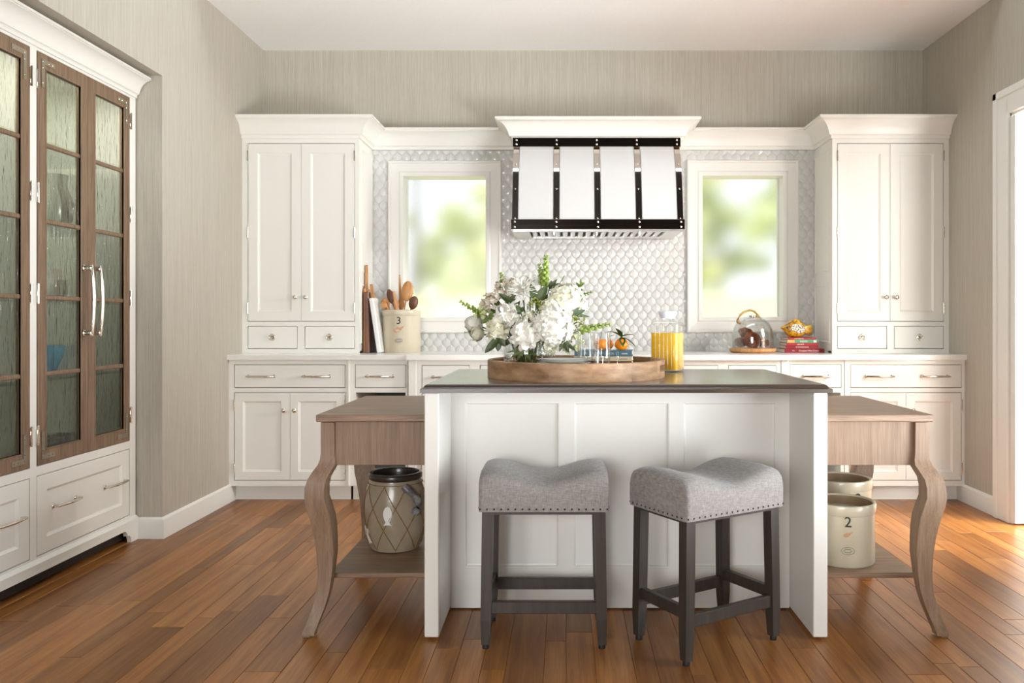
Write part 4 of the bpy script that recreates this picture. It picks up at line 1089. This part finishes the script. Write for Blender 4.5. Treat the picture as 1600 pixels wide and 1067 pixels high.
# ------------------------------------------------------------------ bouquet
rb = random.Random(5)
def petal(m, base, d, side, L, W, cup, n=4):
    nrm = side.cross(d).normalized(); vs = []; fs = []
    for i in range(n+1):
        t = i/n; w_ = W*(math.sin(PI*(.12+.80*t)))**.7
        c = base + d*(L*t) + nrm*(cup*L*math.sin(PI*t*.8)*.6); vs += [c-side*w_+nrm*(w_*.35), c, c+side*w_+nrm*(w_*.35)]
    for i in range(n):
        for k in (0, 1): fs.append((i*3+k, i*3+k+1, i*3+4+k, i*3+3+k))
    m.add(vs, fs)
def rnd_dir(axis, spread):
    while True:
        v = Vector((rb.gauss(0, 1), rb.gauss(0, 1), rb.gauss(0, 1))).normalized()
        if v.dot(axis) > spread: return v
def bloom_mesh(kind, r, axis):
    m = MB(); ax = axis.normalized()
    if kind == 'peony':
        for k in range(80):
            v = rnd_dir(ax, -.35); t1 = v.cross(Vector((rb.random()-.5, rb.random()-.5, rb.random()-.5))).normalized()
            rr = r*rb.uniform(.45, .8); petal(m, v*rr*.75 - t1*r*.15, (v*.75+t1*.55).normalized(), v.cross(t1).normalized(), r*rb.uniform(.4, .55), r*rb.uniform(.22, .32), rb.uniform(-.3, .3))
        m.sphere((0, 0, 0), r*.62, 10, 8)
    elif kind == 'hydrangea':
        for k in range(95):
            v = rnd_dir(ax, -.4); a = v.orthogonal().normalized(); b = v.cross(a); c = v*r*rb.uniform(.84, 1.0); q = rb.uniform(0, PI/2)
            for j in range(4):
                th = q+j*PI/2; d = (a*math.cos(th)+b*math.sin(th)+v*.25).normalized(); petal(m, c, d, v.cross(d).normalized(), r*.2, r*.09, .1, 2)
        m.sphere((0, 0, 0), r*.82, 10, 8)
    elif kind == 'mum':
        for k in range(120):
            v = rnd_dir(ax, -.05); s = v.cross(ax)
            if s.length < .01: continue
            petal(m, v*r*.15, (v+ax*.08).normalized(), s.normalized(), r*rb.uniform(.75, 1.0), r*.065, .35, 3)
        m.sphere(tuple(ax*r*.1), r*.25, 8, 6)
    elif kind == 'cluster':
        for k in range(46):
            v = rnd_dir(ax, -.5); c = v*r*rb.uniform(.4, 1.0); a = v.orthogonal().normalized(); b = v.cross(a)
            for j in range(5):
                th = j*2*PI/5; d = (a*math.cos(th)+b*math.sin(th)+v*.7).normalized(); petal(m, c, d, v.cross(d).normalized(), r*.26, r*.1, .2, 2)
    elif kind == 'berries':
        for k in range(70):
            v = rnd_dir(ax, -.5); m.sphere(tuple(v*r*rb.uniform(.5, 1.05)), r*.085, 6, 4)
    elif kind == 'rose':
        for k in range(34):
            v = rnd_dir(ax, -.6); t1 = (ax - v*ax.dot(v)); t1 = t1.normalized() if t1.length > .05 else v.orthogonal().normalized()
            petal(m, v*r*.72 - t1*r*.45, (t1+v*.12).normalized(), v.cross(t1).normalized(), r*.95, r*.42, -.15)
        m.sphere((0, 0, 0), r*.7, 10, 8)
    return m
BC = Vector((-.15, 3.36, 1.02))
def bloom(name, label, cat, kind, px, py, rpx, d, mt):
    c = P(px, py, d); r = rpx*1.22/FPX*d
    t = thing(name, label, cat, c, 0, 'flowers in the vase')
    ax = (c - BC); ax.y -= .10
    bloom_mesh(kind, r, ax.normalized()).build('bloom', mt, t, 50)
    e = Vector((VX+(c.x-VX)*.2, VY+(c.y-VY)*.15, ZF+.03)) - c
    mid = Vector((VX+(c.x-VX)*.32, VY+(c.y-VY)*.3, ZF+.118)) - c
    MB().tube([(0, 0, 0), tuple(mid*.55+Vector((0, 0, .01))), tuple(mid), tuple(e)], .0028, 6).build('stem', 'stem_green', t, 60)
    return t
bloom('white_peony', 'full white peony low in front, just above the vase rim', 'flower', 'peony', 821, 524, 23, 3.19, 'petal_white')
bloom('white_hydrangea', 'largest white hydrangea head, front right of the bouquet', 'flower', 'hydrangea', 864, 508, 28, 3.20, 'petal_white')
bloom('white_peony', 'white peony left of the bouquet centre', 'flower', 'peony', 795, 495, 21, 3.23, 'petal_white')
bloom('white_peony', 'ruffled white peony at the lower left, above dark leaves', 'flower', 'peony', 778, 516, 19, 3.23, 'petal_cream')
bloom('white_rose', 'white rose bud at the far left of the bouquet', 'flower', 'rose', 741, 506, 13, 3.30, 'petal_white')
bloom('white_rose', 'smaller white rose bud hanging lowest at the far left', 'flower', 'rose', 746, 521, 11, 3.27, 'petal_cream')
bloom('white_chrysanthemum', 'spiky white chrysanthemum facing out near the bouquet top', 'flower', 'mum', 817, 458, 19, 3.26, 'petal_white')
bloom('white_chrysanthemum', 'white chrysanthemum half hidden at the very top', 'flower', 'mum', 829, 445, 15, 3.34, 'petal_white')
bloom('white_stock', 'white flower cluster at the upper left of the bouquet', 'flower', 'cluster', 793, 450, 16, 3.32, 'petal_blush')
bloom('white_stock', 'blush white flower cluster at the left shoulder', 'flower', 'cluster', 767, 473, 15, 3.30, 'petal_blush')
bloom('white_hydrangea', 'cream hydrangea head at the upper right', 'flower', 'hydrangea', 884, 470, 24, 3.30, 'petal_cream')
bloom('white_rose', 'white rose at the right edge of the bouquet', 'flower', 'rose', 905, 478, 13, 3.33, 'petal_white')
bloom('white_hydrangea', 'small cream hydrangea between the two big hydrangeas', 'flower', 'hydrangea', 860, 483, 15, 3.23, 'petal_cream')
bloom('filler_blossom', 'small creamy filler blossoms under the big hydrangea', 'flower', 'cluster', 858, 539, 14, 3.22, 'petal_cream')
bloom('filler_blossom', 'pale green filler blossoms right of the vase beside the mugs', 'flower', 'cluster', 894, 534, 15, 3.28, 'petal_green')
bloom('filler_blossom', 'white filler buds between peonies at the bouquet centre', 'flower', 'cluster', 826, 497, 10, 3.20, 'petal_cream')
bloom('filler_blossom', 'yellowish filler blossoms at the left, beside the rose bud', 'flower', 'cluster', 756, 490, 13, 3.30, 'petal_green')
bloom('green_berries', 'green berry cluster at the bouquet centre', 'berries', 'berries', 838, 480, 13, 3.22, 'berry')
bloom('green_berries', 'green berry cluster at the right of the bouquet', 'berries', 'berries', 902, 503, 12, 3.27, 'berry')
def sprig(label, base, tip, d0, d1, mt, ls, n=9, bud=True):
    a = P(*base, d0); b = P(*tip, d1); t = thing('green_sprig', label, 'sprig', a, 0, 'green sprigs in the vase')
    v = b-a; side = v.cross(Vector((0, 1, 0))).normalized(); dv = v.normalized()
    mid = Vector((VX+(a.x-VX)*.3, VY+(a.y-VY)*.3, ZF+.118)) - a
    MB().tube([tuple(v), tuple(v*.5+side*.004), (0, 0, 0), tuple(mid), (mid.x*1.1, mid.y, mid.z-.07)], .0017, 6).build('stem', 'stem_green', t, 60)
    m = MB()
    for k in range(n):
        tt = k/(n-1); c = v*(tt); s = 1 if k % 2 else -1; sz = ls*1.35*(1.1-.55*tt)
        for q in (0, 1, 2):
            dr = (dv*.8 + side*s*(1 if q == 0 else -.4) + Vector((0, -1 if q == 1 else .6, 0))*.7).normalized()
            if bud: m.sphere(tuple(c+dr*sz*.7), sz*.42, 6, 5, (1, 1, 1)); leaf(m, c, dr, sz*1.2, sz*.35, (0, -1, .2), .2, 3)
            else: leaf(m, c, dr, sz*2.0, sz*.5, (0, -1, .3), .25, 4)
    m.build('leaves', mt, t, 60)
sprig('tall green snapdragon sprig rising highest above the bouquet', (851, 448), (853, 402), 3.33, 3.33, 'sprig_green', .016, 11)
sprig('second green sprig beside the tallest one at the top', (846, 446), (843, 415), 3.34, 3.34, 'sprig_green', .012, 8)
sprig('yellow-green sprig pointing left above the rose buds', (757, 493), (721, 472), 3.30, 3.28, 'sprig_green', .013, 9)
sprig('green sprig reaching right over the glass mugs', (906, 516), (951, 507), 3.24, 3.20, 'sprig_green', .014, 9)
sprig('small green sprig at the upper right edge', (897, 466), (922, 457), 3.32, 3.30, 'leaf_mid', .010, 6)
sprig('broad leafy tip pointing up at the upper right', (896, 465), (907, 443), 3.32, 3.32, 'leaf_mid', .014, 5, False)
sprig('green and white sprig at the upper left', (788, 446), (783, 428), 3.33, 3.33, 'sprig_green', .012, 6)
sprig('thin bud sprig pointing left at the lowest left', (752, 514), (727, 519), 3.27, 3.25, 'leaf_mid', .006, 5)
sprig('bare thin twig at the top right', (872, 452), (882, 431), 3.31, 3.31, 'bark', .003, 4)
def foliage(label, base, leaves, d, mt):
    a = P(*base, d); t = thing('leaf_stem', label, 'leaves', a, 0, 'leafy stems in the vase')
    mid = Vector((VX+(a.x-VX)*.35, VY+(a.y-VY)*.4, ZF+.115)) - a
    MB().tube([(0, 0, 0), tuple(mid), (mid.x*1.05, mid.y, mid.z-.08)], .002, 6).build('stem', 'stem_green', t, 60)
    for (px, py, W) in leaves:
        q = P(px, py, d-.01) - a; m = MB(); leaf(m, (0, 0, 0), q, q.length, W, (0, -1, .25), .12, 6); m.build('leaf', mt, t, 60)
foliage('dark glossy leaves hanging at the lower left', (779, 529), [(757, 551, .018), (778, 549, .016), (765, 540, .016), (790, 541, .014)], 3.20, 'leaf_dark')
foliage('big dark leaves beside the chrysanthemum at the top', (838, 472), [(829, 443, .018), (855, 446, .022), (848, 460, .02), (833, 464, .016)], 3.24, 'leaf_dark')
foliage('dark leaf sprig at the top right of the chrysanthemums', (858, 451), [(870, 436, .010), (874, 442, .009), (862, 438, .009)], 3.30, 'leaf_dark')
foliage('grey-green leaves at the right edge under the rose', (896, 492), [(914, 484, .012), (921, 494, .008), (903, 480, .009)], 3.26, 'leaf_grey')
foliage('dark leaves below the right filler blossoms', (880, 532), [(889, 551, .012), (874, 549, .010), (900, 548, .009)], 3.21, 'leaf_dark')
foliage('dark leaves in the gap left of the chrysanthemum', (798, 470), [(783, 463, .014), (806, 461, .014), (790, 476, .013), (779, 458, .012)], 3.27, 'leaf_dark')
foliage('dark small leaves among the peonies at the centre', (814, 487), [(806, 477, .012), (819, 479, .010), (808, 490, .010)], 3.19, 'leaf_dark')
foliage('dark leaves between the left peonies', (766, 497), [(752, 505, .012), (776, 507, .012), (770, 487, .011)], 3.27, 'leaf_mid')
foliage('small dark leaf pair at the upper left edge', (785, 449), [(775, 440, .012), (781, 437, .010)], 3.31, 'leaf_mid')
foliage('leaves behind the upper right hydrangea', (872, 460), [(861, 470, .014), (884, 447, .010), (866, 447, .012)], 3.29, 'leaf_mid')
foliage('stripped leaves crowding inside the vase front', (818, 545), [(798, 558, .008), (840, 556, .010), (830, 566, .009), (806, 566, .008), (792, 550, .006)], 3.285, 'leaf_mid')
foliage('dense leaves filling the back of the bouquet, left half', (790, 500), [(770, 462, .02), (800, 450, .02), (756, 480, .018), (776, 520, .02), (812, 470, .02), (760, 505, .016)], 3.36, 'leaf_mid')
foliage('dense leaves filling the back of the bouquet, right half', (860, 498), [(880, 455, .02), (850, 455, .02), (895, 480, .018), (890, 515, .02), (835, 470, .02), (905, 498, .016)], 3.36, 'leaf_mid')
foliage('dark leaves showing between the front peony and hydrangea', (838, 520), [(826, 500, .013), (846, 538, .014), (832, 540, .013), (850, 528, .012)], 3.25, 'leaf_dark')
foliage('dark leaves under the left peonies above the vase', (800, 528), [(788, 540, .013), (812, 545, .013), (798, 508, .012)], 3.24, 'leaf_dark')
